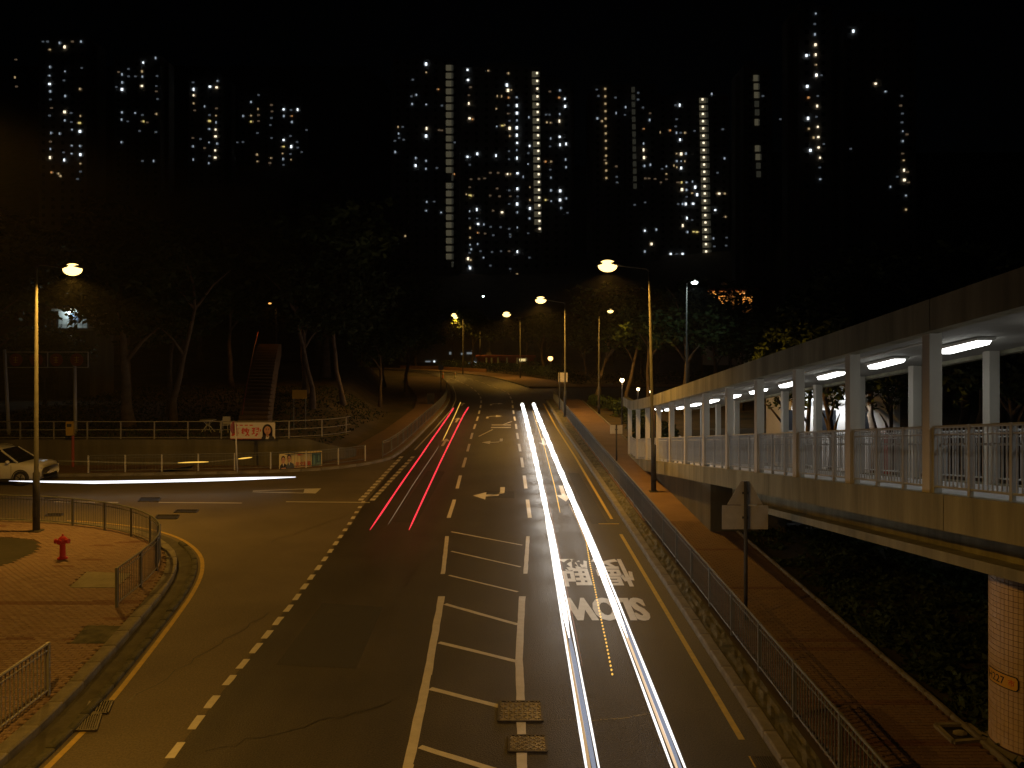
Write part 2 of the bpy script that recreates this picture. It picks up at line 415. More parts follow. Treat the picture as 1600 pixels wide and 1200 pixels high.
# hatched ladder between the lanes
for a, b in (((705, 831), (816, 852)), ((705, 861.5), (813.5, 886)), ((701.5, 899), (809, 925))):
    rough_line(G(*a), G(*b), 0.085, 'hatch_bar', z=0.005)
for a, b in (((695, 944), (809, 976)), ((686, 1004), (809, 1034)), ((672, 1076), (808, 1111)), ((656, 1167), (812, 1216))):
    rough_line(G(*a), G(*b), 0.135, 'hatch_bar', z=0.005)
rough_line(G(698.7, 838), G(692, 897), 0.13, 'hatch_side_line'); rough_line(G(825, 838), G(821, 896.6), 0.13, 'hatch_side_line')
def poly_rough(pts, wd, name):
    for a, b in zip(pts, pts[1:]): rough_line(a, b, wd, name, z=0.0052)
poly_rough([G(690, 932), G(668, 1055), G(638, 1195), G(632, 1230)], 0.17, 'hatch_side_line')
poly_rough([G(816, 932), G(811, 1032), G(814, 1100), G(816, 1195), G(817, 1230)], 0.17, 'hatch_side_line')

rep_m = mat('asphalt_repair', (0.014, 0.0135, 0.012), .7, (0.05, 0.047, 0.04), 34, bump=.9, bscale=38, detail=3)
for P in ([(-4.9, 17.2), (-3.2, 17.0), (-3.25, 20.9), (-4.85, 21.2)], [(-4.4, 30.5), (-3.5, 30.4), (-3.4, 42.0), (-4.3, 42.2)], [(2.9, 30.2), (3.5, 30.2), (3.35, 41.5), (2.8, 41.6)], [(-1.2, 35.2), (.1, 35.0), (.1, 36.6), (-1.2, 36.7)]):
    MB().sheet(P, .0022).build('repair_patch', rep_m, main_road)
crack_m = mat('crack_sealant', (0.008, 0.008, 0.0075), .45)
rc = random.Random(3)
for (x0, y0, x1, y1, rd) in ((-5.0, 13.6, -2.3, 15.4, main_road), (.6, 14.6, 3.6, 15.1, main_road), (-3.0, 22.5, -2.2, 29.5, main_road), (-8.0, 27.5, -6.0, 32.5, side_road), (-11, 33.5, -6.6, 34.4, side_road), (-7.2, 15.5, -6.0, 20.5, side_road)):
    pts = [(x0+(x1-x0)*k/14+rc.uniform(-.10, .10), y0+(y1-y0)*k/14+rc.uniform(-.10, .10)) for k in range(15)]
    mark('sealed_crack', pts, .022, crack_m, rd, .0028 if rd == main_road else -.0012)
# arrows, words
def place_flat(poly_list, x, y, rot, sx, sy, name, m=paint, z=0.005):
    q = MB()
    for P in poly_list:
        pts = []
        for u, v in P:
            u *= sx; v *= sy
            pts.append((x+u*math.cos(rot)-v*math.sin(rot), y+u*math.sin(rot)+v*math.cos(rot)))
        q.sheet(pts, z)
    return q.build(name, m, main_road)
straight = [[(-.075, 0), (.075, 0), (.075, .62), (-.075, .62)], [(-.27, .625), (.27, .625), (0, 1)]]
def bent(side):   # arrow that runs forward, then turns
    s = side
    return [[(.42*s-.09, 0), (.42*s+.09, 0), (.42*s+.08, .34), (.42*s-.08, .40)], [(.42*s-.08, .401), (.42*s+.08, .341), (.30*s, .56), (-.16*s, .62), (-.16*s, .50), (.2*s, .46)],
            [(-.16*s, .34), (-.16*s, .80), (-.62*s, .56)]]
for (px_, py_, rot, sx, sy, kind_) in ((765, 783, PI, 1.2, 3.6, 'b'), (770, 695, PI, 1.2, 3.6, 'b'), (771, 652, 0, 1.2, 3.6, 'b'), (775, 632, 0, 1.2, 3.6, 'b')):
    x, y = G(px_, py_)
    if rot: place_flat(bent(-1), x, y+3.2, PI, sx, sy, 'turn_arrow')
    else: place_flat(bent(-1), x, y-1.0, 0, sx, sy, 'turn_arrow')
for (px_, py_, dirn) in ((884, 783, -1), (851, 696, -1), (842, 660, -1)):
    x, y = G(px_, py_); place_flat(straight, x, y+3.6, PI, 1.25, 3.7, 'straight_arrow')
for (px_, py_) in ((691, 697), (712, 660), (721, 634)):
    x, y = G(px_, py_); place_flat(straight, x, y, 0, 1.1, 3.8, 'straight_arrow')
for s, w_, h_, cx_, cy_, bold in (('SLOW', 2.14, 1.75, 2.29, 20.75, 0.034), ('慢', 1.08, 2.8, 2.93, 24.0, 0.016), ('駛', 1.08, 2.8, 1.72, 24.0, 0.016)):
    V, Fc = text_mb(s, w_, h_, bold)
    q = MB(); kz = 0
    for ox, oy in (((0, 0), (.022, 0), (-.022, 0)) if s == 'SLOW' else ((0, 0), (.010, 0))):
        q.add([(cx_-a+ox, cy_-b+oy, 0.006+.0005*kz) for a, b in V], Fc); kz += 1
    q.build('road_lettering', paint, main_road)
x, y = G(783, 666)
for k in (-.9, .9): rough_line((x-.75, y+k), (x+.75, y+k), 0.55, 'road_bar')
rough_line(G(748, 682), G(770, 671), 0.12, 'thin_road_line'); rough_line(G(783, 664.5), G(800, 658.5), 0.12, 'thin_road_line')
rough_line((interp(RE, 30)-.95, 30.2), (interp(RE, 30)-.2, 30.2), 0.1, 'thin_road_line', m=ypaint)

# ------------------------------------------------------------------ pavements
# left corner pavement
pav_poly = K+[(-60, -20)]
left_pave = structure('left_pavement', MB().prism([p for p in K][::-1]+[(-8.0, -20.1)]+[(-60, -20)], -0.05, 0.125), joint)
gut = MB().strip(offset([p for p in K if p[0] > -40], 0.02), offset([p for p in K if p[0] > -40], 0.50), 0.004)
structure('gutter_channel', gut, gutter)
def kerb_stones(path, parent, wd, h, z0, step, m, side=0.0, name='kerb_stone', jit=.006, keep=None):
    pts = resample([(p[0], p[1], 0) for p in path], step)
    for a, b in zip(pts, pts[1:]):
        c = (a+b)/2
        if keep and not keep(c): continue
        ang = math.atan2((b-a).y, (b-a).x); L = (b-a).length
        q = MB(); x, y = L/2-.008, wd/2
        bv = .025
        q.add([(-x, -y, 0), (x, -y, 0), (x, y, 0), (-x, y, 0), (-x, -y, h-bv), (x, -y, h-bv), (x, y, h-bv), (-x, y, h-bv), (-x+bv, -y+bv, h), (x-bv, -y+bv, h), (x-bv, y-bv, h), (-x+bv, y-bv, h)],
              [(3, 2, 1, 0), (0, 1, 5, 4), (1, 2, 6, 5), (2, 3, 7, 6), (3, 0, 4, 7), (4, 5, 9, 8), (5, 6, 10, 9), (6, 7, 11, 10), (7, 4, 8, 11), (8, 9, 10, 11)])
        o = link(name, q.mesh(name, m), parent, (c.x, c.y, z0+R.uniform(-jit, jit)), ang+R.uniform(-.012, .012))
kerb_stones(offset([p for p in K if p[1] > 8 and p[0] > -30], -0.13), left_pave, 0.30, 0.20, -0.03, 0.92, kerbm)
# low broken outer kerb pieces beyond the gutter
kerb_stones(offset([p for p in K if p[1] > 8 and p[1] < 27.5], 0.50), left_pave, 0.16, 0.10, -0.02, 0.62, mossy, name='gutter_edge_block', jit=.02)
def pavers(parent, poly, x0, x1, y0, y1, z, set_, dark, n_single=300, holes=()):
    L, W = 0.2, 0.1; items = []
    iy = 0; y = y0
    while y < y1:
        off = 0 if iy % 2 == 0 else L/2
        x = x0+off
        while x < x1:
            cx_, cy_ = x+L/2, y+W/2
            if inside(poly, cx_, cy_) and abs(cx_) < cy_*0.64+.5 and not any(inside(hh, cx_, cy_) for hh in holes):
                mi = dark(cx_, cy_); items.append((cx_, cy_, mi))
            x += L
        y += W; iy += 1
    items.sort(key=lambda t: t[1])
    def brick_mb(q, cx_, cy_, zz, mi):
        a, b, bv = L/2-.004, W/2-.004, .006
        tx, ty = R.uniform(-.0015, .0015), R.uniform(-.0015, .0015)
        q.add([(cx_-a, cy_-b, zz-.03), (cx_+a, cy_-b, zz-.03), (cx_+a, cy_+b, zz-.03), (cx_-a, cy_+b, zz-.03),
               (cx_-a+bv, cy_-b+bv, zz+tx), (cx_+a-bv, cy_-b+bv, zz+ty), (cx_+a-bv, cy_+b-bv, zz-tx), (cx_-a+bv, cy_+b-bv, zz-ty)],
              [(4, 5, 6, 7), (0, 1, 5, 4), (1, 2, 6, 5), (2, 3, 7, 6), (3, 0, 4, 7)], mi)
    protos = []
    for k, mm in enumerate(set_):
        q = MB(); brick_mb(q, 0, 0, 0, 0); protos.append(q.mesh('brick', mm))
    for cx_, cy_, mi in items[:n_single]:
        link('brick', protos[mi], parent, (cx_, cy_, z+R.uniform(-.002, .002)))
    if len(items) > n_single:
        q = MB()
        for cx_, cy_, mi in items[n_single:]: brick_mb(q, cx_, cy_, z+R.uniform(-.002, .002), mi)
        q.build('bricks_beyond', list(set_), parent, kind='stuff')
cl = [(R.uniform(-24, -8.5), R.uniform(12, 30)) for _ in range(95)]
def dark_left(x, y):
    if abs(y-20.75-0.03*(x+12)) < 0.16: return 2
    for a, b in cl:
        if abs(x-a) < .33 and abs(y-b) < .11: return 2
    return 1 if R.random() < .45 else 0
slab1 = [G(108, 918, .15), G(182, 918, .15), G(205, 896, .15), G(136, 893, .15)]
slab2 = [G(110, 1005, .15), G(170, 1005, .15), G(200, 977, .15), G(135, 977, .15)]
bedc = (-16.9, 25.0)
bedp = [(bedc[0]+2.2*math.cos(t*PI/12), bedc[1]+2.6*math.sin(t*PI/12)) for t in range(24)]
inner = offset([p for p in K if p[1] > 8], -0.29)
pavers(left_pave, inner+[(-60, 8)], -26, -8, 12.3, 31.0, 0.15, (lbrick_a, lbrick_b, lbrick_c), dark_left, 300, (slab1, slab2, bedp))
structure('planter_soil', MB().sheet(bedp, 0.135), soil)
MB().sheet(slab1, 0.152).build('access_cover', mat('slab_pale', (0.19, 0.18, 0.13), .9, (0.26, 0.24, 0.18), 3, bump=.3), left_pave)
MB().sheet(slab2, 0.150).build('access_cover', mossy, left_pave)

# right pavement
fx = lambda y: 5.05-0.0075*y
RK = [(interp(RE, y)+0.13, y) for y in [-20, 0, 8, 12, 16, 20, 25, 30, 36, 42, 48, 55, 63, 72, 80, 88]]
right_pave = structure('right_pavement', MB().prism([(fx(-20)-.08, -20)]+[(fx(y)-.08, y) for y in (10, 30, 50, 70, 89)]+[(7.35, 89), (7.4, 52), (7.67, 48), (7.67, -20)], -0.05, 0.125), joint)
MB().sheet([(fx(y)-.06, y) for y in (30.01, 50, 70, 88.9)]+[(7.3, 88.9), (7.38, 52), (7.6, 48), (7.6, 30.01)], 0.150).build('paving_beyond', pave_far, right_pave)
kerb_stones(RK, right_pave, 0.24, 0.17, -0.03, 0.92, kerbm)
kerb_stones([(7.72, 9), (7.72, 28.4)], right_pave, 0.10, 0.24, -0.03, 0.92, kerbm, name='edging_stone')
kerb_stones([(7.45, 49), (7.42, 88)], right_pave, 0.10, 0.24, -0.03, 1.2, kerbm, name='edging_stone')
def dark_right(x, y):
    if abs(x-5.72-.0) < .05: return 2
    for b in (12.1, 13.6, 15.1, 17.7, 18.2, 22.0, 26.0):
        if abs(y-b) < .055: return 2
    if x < 5.7 and int(y*10) % 2: return 2 if R.random() < .5 else 0
    return 0 if R.random() < .7 else 1
pitp = [G(1462, 1135, .15), G(1490, 1162, .15), G(1545, 1157, .15), G(1512, 1134, .15)]
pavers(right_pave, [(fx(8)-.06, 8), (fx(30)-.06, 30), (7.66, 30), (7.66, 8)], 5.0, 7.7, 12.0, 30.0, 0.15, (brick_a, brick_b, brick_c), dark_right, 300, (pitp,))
# rough mossy strip between kerb and fence: a bumpy slab
q = MB(); ysr = [8+0.22*i for i in range(370)]
NX = 6
for y in ysr:
    xa_, xb_ = interp(RE, y)+0.25, fx(y)-0.09
    for i in range(NX):
        t = i/(NX-1)
        q.v.append((xa_+(xb_-xa_)*t, y, 0.12+0.02*t+(R.uniform(-.035, .03) if 0 < i < NX-1 else 0)))
for j in range(len(ysr)-1):
    for i in range(NX-1): q.f.append((j*NX+i, j*NX+i+1, (j+1)*NX+i+1, (j+1)*NX+i)); q.mi.append(0)
structure('verge_strip', q, mossy)
structure('planting_bed', MB().prism([(7.78, 4), (7.78, 28.4), (10.2, 30), (12.6, 60), (14.5, 60), (13.2, 4)], -0.07, 0.10), soil)
structure('service_road', MB().sheet([(13.3, 2), (14.6, 62), (22, 62), (21, 2)], -0.02), mat('wet_asphalt', (0.05, 0.052, 0.058), .6, (0.065, .066, .07), .5))
# left footpath beside the main road
FP_in = [p for p in FARK if p[0] > -16.6]
FP = FP_in
outer = [(-16.6, 43.3), (-12.5, 43.1), (-10.3, 44.6), (-9.7, 48), (-9.2, 60), (-9.2, 78), (-10.5, 92), (-13.8, 112), (-17, 130), (-18, 142)]
lf = structure('left_footpath', MB().sheet(FP+outer[::-1], 0.12), pave_far)
structure('far_side_footway', MB().sheet([p for p in FARK if p[0] < -16.4]+[(-16.5, 43.4), (-60, 43.4)], 0.119), pave_far)
kerb_stones([p for p in FARK if p[0] > -30 and p[1] < 110], lf, 0.22, 0.15, -0.02, 1.0, kerbm)
# pavement round the outside of the bend
ob_in = [p for p in MR if p[1] > 109.5]
structure('bend_pavement', MB().sheet(ob_in+[(-60, 190), (-40, 187), (-18, 177), (-6, 160), (1, 146), (6, 128), (9, 117), (60, 118), (60, 113.2), (8, 111.2)], 0.14), pave_far)
kerb_stones(ob_in, bpy.data.objects['bend_pavement'], 0.22, 0.17, -0.02, 2.0, kerbm)

# drain grates and covers
def cover(name, label, P, z, m, slots=True, loc=None):
    c = (sum(p[0] for p in P)/4, sum(p[1] for p in P)/4)
    t = thing(name, label, 'drain' if slots else 'manhole cover', (c[0], c[1], z))
    fr = MB(); A = [Vector((p[0], p[1])) for p in P]
    for a, b in zip(A, A[1:]+A[:1]):
        fr.bar((a.x, a.y, z+.004), (b.x, b.y, z+.004), .05)
    fr.build('frame', iron_m, t)
    if slots:
        MB().sheet(P, z).build('pit', mat('pit_black', (0.008, 0.008, 0.007), .9), t)
        n = 9
        for i in range(1, n):
            a = A[0]+(A[1]-A[0])*(i/n); b = A[3]+(A[2]-A[3])*(i/n)
            MB().bar((a.x, a.y, z+.012), (b.x, b.y, z+.012), .03).build('grate_bar', iron_m, t)
    else:
        pl = MB().sheet(P, z+.002); pl.build('plate', m, t)
        st = MB()
        for i in range(9):
            for j in range(9):
                u, v = (i+.5)/9, (j+.5)/9
                p = (A[0]*(1-u)+A[1]*u)*(1-v)+(A[3]*(1-u)+A[2]*u)*v
                st.box((p.x, p.y, z+.008), (.075, .022, .016), PI/4 if (i+j) % 2 else -PI/4)
        st.build('tread_pattern', m, t, kind='stuff')
    return t
plate_m = mat('cover_plate', (0.16, 0.14, 0.10), .4, (0.36, 0.32, 0.24), 9, metal=.3)
def gq(x0, y0, x1, y1, z=0.0, sk=0): return [G(x0, y1, z), G(x1, y1, z), G(x1+sk, y0, z), G(x0+sk, y0, z)]
def wq(cx_, cy_, a, b): return [(cx_-a/2, cy_-b/2), (cx_+a/2, cy_-b/2), (cx_+a/2, cy_+b/2), (cx_-a/2, cy_+b/2)]
cover('manhole_cover', 'larger worn chequered manhole cover crossing the right line of the ladder hatching', wq(.15, 15.05, .78, .8), .006, plate_m, False)
cover('manhole_cover', 'smaller worn chequered manhole cover nearer the bottom edge, on the ladder hatching line', wq(.26, 13.85, .62, .55), .006, plate_m, False)
cover('drain_grate', 'slotted iron gully grate in the yellow line by the left kerb, nearer of the pair', gq(118, 1118, 150, 1143, .0, 8), .014, iron_m)
cover('drain_grate', 'slotted iron gully grate with fallen leaves by the left kerb, farther of the pair', gq(133, 1097, 168, 1116, .0, 8), .014, iron_m)
for k, (x0, y0, x1, y1, lab) in enumerate(((216, 778, 247, 783.5, 'dark rectangular cover on the side road centre line beside the long white dash'), (272, 797, 306, 801, 'dark rectangular cover in the side road, right one of the staggered pair'), (242, 805, 276, 811, 'dark rectangular cover in the side road, left one of the staggered pair'), (70, 775.5, 88, 779, 'small dark cover on the side road near the left lamp post base'), (70, 803, 95, 806.5, 'faint dark cover on the side road behind the corner railing'))):
    P = gq(x0, y0, x1, y1, 0, 4)
    t = thing('road_cover', lab, 'manhole cover', (P[0][0], P[0][1], 0), 'dark covers in the side road')
    MB().sheet(P, .003).build('plate', mat('dark_cover', (0.022, 0.02, 0.018), .8), t)
    fr = MB()
    for a, b in zip(P, P[1:]+P[:1]): fr.bar((a[0], a[1], .003), (b[0], b[1], .003), .06)
    fr.build('frame', iron_m, t)
t = thing('drain_pit', 'open dark pit with a pale lump inside, in the right pavement near the tiled pier', 'drain', (*pitp[0], .15))
MB().sheet(pitp, .152).build('pit', mat('pit_black', (0.008, 0.008, 0.007), .9), t)
fr = MB()
for a, b in zip(pitp, pitp[1:]+pitp[:1]): fr.bar((a[0], a[1], .16), (b[0], b[1], .16), .11)
fr.build('frame', kerbm, t)
c = (sum(p[0] for p in pitp)/4, sum(p[1] for p in pitp)/4)
MB().ball((c[0]-.02, c[1], .16), (.13, .09, .05), 8, 5).build('rubble', kerbm, t)
for k in range(2):
    P = wq(4.05, 12.45+k*.72, .34, .5)
    cover('drain_grate', ('iron gully grate by the right kerb at the bottom edge of the picture', 'iron gully grate by the right kerb just past the end of the yellow line')[k], P, .004, iron_m)

# ------------------------------------------------------------------ railings
def guard_rail(label, path, zf, h, step_post, step_bar, m, group=None, name='guard_railing', single=300, mid=False, barw=.018, two_top=True, pmat=None):
    p0 = path[0]
    t = thing(name, label, 'railing', (p0[0], p0[1], zf(*p0)), group)
    P3 = [(x, y, zf(x, y)) for x, y in path]
    posts = resample(P3, step_post)
    pm = MB().box((0, 0, h/2), (.06, .06, h)).mesh('post', pmat or m)
    o = WORLD[t.name]
    for p in posts: link('post', pm, t, (p.x-o[0], p.y-o[1], p.z-o[2]))
    MB().tube([(p[0], p[1], p[2]+h-.02) for p in P3], .026, 6).build('top_rail', m, t)
    MB().tube([(p[0], p[1], p[2]+.10) for p in P3], .02, 6).build('bottom_rail', m, t)
    if two_top: MB().tube([(p[0], p[1], p[2]+h-.14) for p in P3], .016, 5).build('upper_rail', m, t)
    if step_bar:
        bars = resample(P3, step_bar)
        bars.sort(key=lambda p: p.y)
        bm_ = MB().box((0, 0, (h+.06)/2), (barw, barw, h-.14)).mesh('baluster', m)
        for p in bars[:single]: link('baluster', bm_, t, (p.x-o[0], p.y-o[1], p.z-o[2]))
        if len(bars) > single:
            q = MB()
            for p in bars[single:]: q.box((p.x, p.y, p.z+(h+.06)/2), (barw, barw, h-.14))
            q.build('balusters_beyond', m, t, kind='stuff')
    return t
flat = lambda z: (lambda x, y: z)
guard_rail('long grey barred railing running away between the right kerb and the pavement', [(fx(y), y) for y in (10.5, 20, 30, 40, 50, 60, 70, 80, 88)], flat(.15), .98, 2.0, .13, rail_grey)
corner = smooth_path([(-9.73, 20.4), (-9.9, 22.6), (-10.25, 24.2), (-11.1, 26.0), (-12.66, 27.7), (-14.4, 28.8), (-16.4, 29.6), (-18.6, 29.9)], 2)
guard_rail('curved grey barred railing round the corner of the left pavement by the hydrant', corner, flat(.15), .98, 1.62, .12, rail_grey, barw=.012)
guard_rail('short pale barred railing at the lower left edge of the picture', [(-8.62, 15.4), (-8.55, 9.5)], flat(.15), .98, 1.95, .12, rail_wall)
fr1 = smooth_path([(-20.9, 40.9), (-16.5, 41.3), (-11.7, 42.0), (-9.5, 43.0), (-7.9, 44.8)], 2)
guard_rail('low barred railing on the far side road kerb below the retaining wall', fr1, flat(.12), .86, 1.75, .16, rail_grey, barw=.010, pmat=pale_paint)
fr2 = [(p[0]-.3, p[1]) for p in FARK if 46 < p[1] < 112]
guard_rail('railing climbing beside the left footpath along the main road towards the bend', fr2, flat(.12), .9, 2.0, .26, rail_grey, barw=.011)
# retaining wall with its two-bar pipe rail
wall_path = smooth_path([(-52, 43.4), (-13, 43.4), (-11.0, 44.0), (-9.6, 45.0), (-8.9, 46.6)], 2)
wt = thing('retaining_wall', 'stained concrete retaining wall behind the side road, under the two-bar rail', 'wall', (-20, 43.4, 0))
a = offset(wall_path, 0.15); b = offset(wall_path, -0.15)
seg = 8
q = MB()
wh = [1.45 if p[0] < -11 else max(.35, 1.45-.42*(p[0]+11)) for p in wall_path]
for i in range(len(wall_path)-1):
    P = [a[i], a[i+1], b[i+1], b[i]]; hs = (wh[i], wh[i+1], wh[i+1], wh[i])
    q.add([(x, y, -.05) for x, y in P]+[(p[0], p[1], h_) for p, h_ in zip(P, hs)], [(3, 2, 1, 0), (4, 5, 6, 7), (0, 1, 5, 4), (1, 2, 6, 5), (2, 3, 7, 6), (3, 0, 4, 7)])
q.build('wall_face', wall_m, wt)
MB().strip(offset(wall_path[:-3], .19), offset(wall_path[:-3], -.19), 1.462).build('coping', kerbm, wt)
guard_rail('two-bar pale pipe railing along the top of the concrete retaining wall', wall_path[:-2], flat(1.45), .95, 1.75, None, rail_wall, name='pipe_railing', two_top=False)
MB().tube([(p[0], p[1], 1.45+.5) for p in wall_path[:-2]], .022, 6).build('middle_rail', rail_wall, bpy.data.objects['pipe_railing'])

# ------------------------------------------------------------------ street lamps
def street_lamp(label, base, H, arm, power, group='street lamps along the roads', d=1, lean=0.0, headz=0.0, name='street_lamp', color=SODIUM, lens=None, double=False, size=1.0):
    t = thing(name, label, 'street lamp', base, group)
    MB().tube([(0, 0, 0), (0, 0, 2.0), (lean*2, 0, 2.05), (lean*H, 0, H)], [.115, .11, .075, .045], 10).build('pole', galv, t, True, local=True)
    MB().box((0, 0, .02), (.36, .36, .04)).build('base_plate', galv, t, local=True)
    MB().box((0, -.118, .75), (.12, .02, .5)).build('access_door', galv, t, local=True)
    for s in ((d, -d) if double else (d,)):
        xh = lean*H+s*arm
        MB().tube([(lean*H, 0, H-.12), (lean*H+s*.12, 0, H), (lean*H+s*arm*.6, 0, H+headz*.6+.02), (xh-s*.25*size, 0, H+headz)], [.035, .033, .03, .028], 8).build('arm', galv, t, True, local=True)
        hd = MB().ball((xh, 0, H+headz+.05), (.42*size, .17*size, .10*size), 14, 8)
        hd.v = [(x, y, max(z, H+headz+.0)) for x, y, z in hd.v]
        ho = hd.build('lantern', galv, t, True, local=True)
        MB().ball((xh+s*.04, 0, H+headz-.03), (.33*size, .19*size, .21*size), 14, 10).build('lens', lens or lens_sod, t, True, local=True)
        if power:
            L = bpy.data.lights.new('sodium_light', 'SPOT'); L.energy = power*1.3; L.color = color
            L.spot_size = math.radians(158); L.spot_blend = 0.3; L.shadow_soft_size = .12
            lo = bpy.data.objects.new('lamp_light', L); col.objects.link(lo); lo.parent = t; lo.location = (xh+s*.04, 0, H+headz-.05-.21*size)
    return t
street_lamp('tall grey lamp post standing on the left corner pavement behind the hydrant', (-16.3, 28.4, .15), 9.15, 1.2, 1900, headz=-.15)
street_lamp('lamp post just outside the left edge of the picture, over the near pavement', (-8.6, 9.0, .15), 9.6, 2.0, 1700)
street_lamp('brightest and nearest lamp post on the right, rising beside the ramp end', (6.1, 35.7, .15), 9.6, 1.75, 2300, d=-1, lean=-.02, headz=.15, size=1.25)
street_lamp('second lamp post on the right, by the far end of the right pavement', (4.45, 69.5, .15), 9.55, 2.0, 3600, d=-1, headz=.25, size=1.4)
street_lamp('third lamp post, on the outer pavement of the bend', (1.35, 135, .15), 9.9, 2.2, 2500, d=-1, headz=.5, size=2.0)
street_lamp('small distant lamp left of the road bend, higher of two close lights', (-9.0, 152, 0), 10.9, 1.6, 1700, d=-1, size=1.5)
street_lamp('small distant lamp left of the road bend, lower of two close lights', (-9.6, 165, 1.5), 9.3, 1.6, 1500, d=-1, size=1.4)
street_lamp('small distant lamp shining just above the yellow-green lit tree', (-6.6, 172, 3.0), 7.3, 1.2, 1500, d=-1, size=1.6)
street_lamp('slim twin pole lamp among the trees right of the road, lit head on its right', (7.55, 72, .1), 9.0, .95, 500, d=1, size=.8)
street_lamp('white floodlight on a tall mast above the trees on the right', (13.9, 66, .0), 11.2, .6, 300, d=1, name='floodlight_mast', color=(.8, 1, .96), lens=lens_white, size=.8, group='lamps among the trees')
def post_lamp(label, px_, py_, d, r, power=0, c=None, lens=None, group='lamps among the trees', base=None):
    x = (px_-800)*d/F; z = CH-(py_-HZ)*d/F
    zb = base if base is not None else max(0.0, hill(x, d))
    if x < -10 and 44 < d < 170: zb = max(zb, terrace_z(x, d))
    t = thing('post_lamp', label, 'lamp', (x, d, zb), group)
    hh = z-zb
    MB().tube([(0, 0, 0), (0, 0, max(.3, hh-r*.9))], [.06, .045], 8).build('post', black_m, t, local=True)
    MB().ball((0, 0, hh), r, 12, 8).build('globe', lens or bulb_or, t, True, local=True)
    MB().lathe([(r*.9, 0), (r*.5, r*.35), (.03, r*.5)], (0, 0, hh+r*.75), 10).build('cap', black_m, t, local=True)
    if power:
        L = bpy.data.lights.new('lamp_light', 'POINT'); L.energy = power; L.color = c or SODIUM; L.shadow_soft_size = r
        lo = bpy.data.objects.new('lamp_light', L); col.objects.link(lo); lo.parent = t; lo.location = (0, -r*2.0, hh-.1)
    return t
glw = emit('globe_warm', (1.0, .75, .40), 8)
post_lamp('bright little globe lamp beside the path left of the ramp roof end', 972, 594, 62, .16, 120, (1, .6, .25), glw)
post_lamp('small globe lamp just left of the ramp roof end, lower of two', 997, 608, 60, .12, 20, (1, .6, .25), glw)
post_lamp('small globe lamp seen over the far corner of the ramp roof', 1017, 612, 60, .11, 0, None, glw)
post_lamp('pinkish globe lamp far back, near the second right lamp post', 860, 560, 135, .42, 60, (1, .5, .25))
post_lamp('tiny orange lamp on the dark left slope, upper left of two', 381, 464, 100, .16)
post_lamp('tiny orange lamp on the dark left slope, lower right of two', 399, 493, 100, .2)
post_lamp('tiny orange lamp high on the dark slope left of the towers', 632, 458, 190, .32)
post_lamp('tiny white lamp under the towers beside the distant lamps', 755, 463, 190, .22, 0, None, lens_white)
post_lamp('tiny warm lamp low in the trees right of the brightest street lamp', 992, 494, 120, .2)

# ------------------------------------------------------------------ covered ramp footbridge on the right
ZD = lambda y: max(.13, 6.0-.129*y)
BL, BR = 6.72, 9.5
FRY = [10.2+3.1*k for k in range(13)]
ft = thing('covered_footbridge', 'covered concrete ramp footbridge with lit soffit and cream columns on the right', 'footbridge', (8.1, 47, 0))
Y0, Y1 = 4.0, 47.2
def slabz(q, x0, x1, zt, zb, ya, yb, step=1.0):
    n = max(1, int((yb-ya)/step)); P = []
    for i in range(n+1):
        y = ya+(yb-ya)*i/n; P.append((y, zt(y), zb(y)))
    for (y0, t0, b0), (y1, t1, b1) in zip(P, P[1:]):
        q.add([(x0, y0, b0), (x1, y0, b0), (x1, y1, b1), (x0, y1, b1), (x0, y0, t0), (x1, y0, t0), (x1, y1, t1), (x0, y1, t1)],
              [(0, 3, 2, 1), (4, 5, 6, 7), (1, 2, 6, 5), (3, 0, 4, 7)]+([(0, 1, 5, 4)] if y0 == P[0][0] else [])+([(2, 3, 7, 6)] if y1 == P[-1][0] else []))
    return q
slabz(MB(), BL+.12, BR-.12, lambda y: ZD(y), lambda y: ZD(y)-.30, Y0, Y1).build('deck', deck_m, ft)
def edge(x0, x1):
    q = MB()
    slabz(q, x0, x1, lambda y: ZD(y)+.03, lambda y: max(-.05, ZD(y)-.52), Y0, Y1)
    return q
for k in range(5):
    slabz(MB(), BL-.14, BL+.119, lambda y: ZD(y)+.03, lambda y: max(-.05, ZD(y)-.52), 4.0+8.64*k+.012, 4.0+8.64*(k+1)-.012).build('edge_beam', bridge_conc, ft)
edge(BR-.119, BR+.14).build('edge_beam', bridge_conc, ft)
slabz(MB(), 7.55, 8.75, lambda y: ZD(y)-.301, lambda y: max(-.05, ZD(y)-1.14), Y0, 30).build('main_beam', bridge_conc, ft)
slabz(MB(), 7.18, 8.95, lambda y: ZD(y)-.99, lambda y: max(-.04, ZD(y)-1.16), Y0, 26).build('beam_flange', bridge_conc, ft)
# abutment wall at the low end
slabz(MB(), 6.80, 9.4, lambda y: ZD(y)-.31, lambda y: -.06, 28.4, 46.8).build('abutment', wall_m, ft)
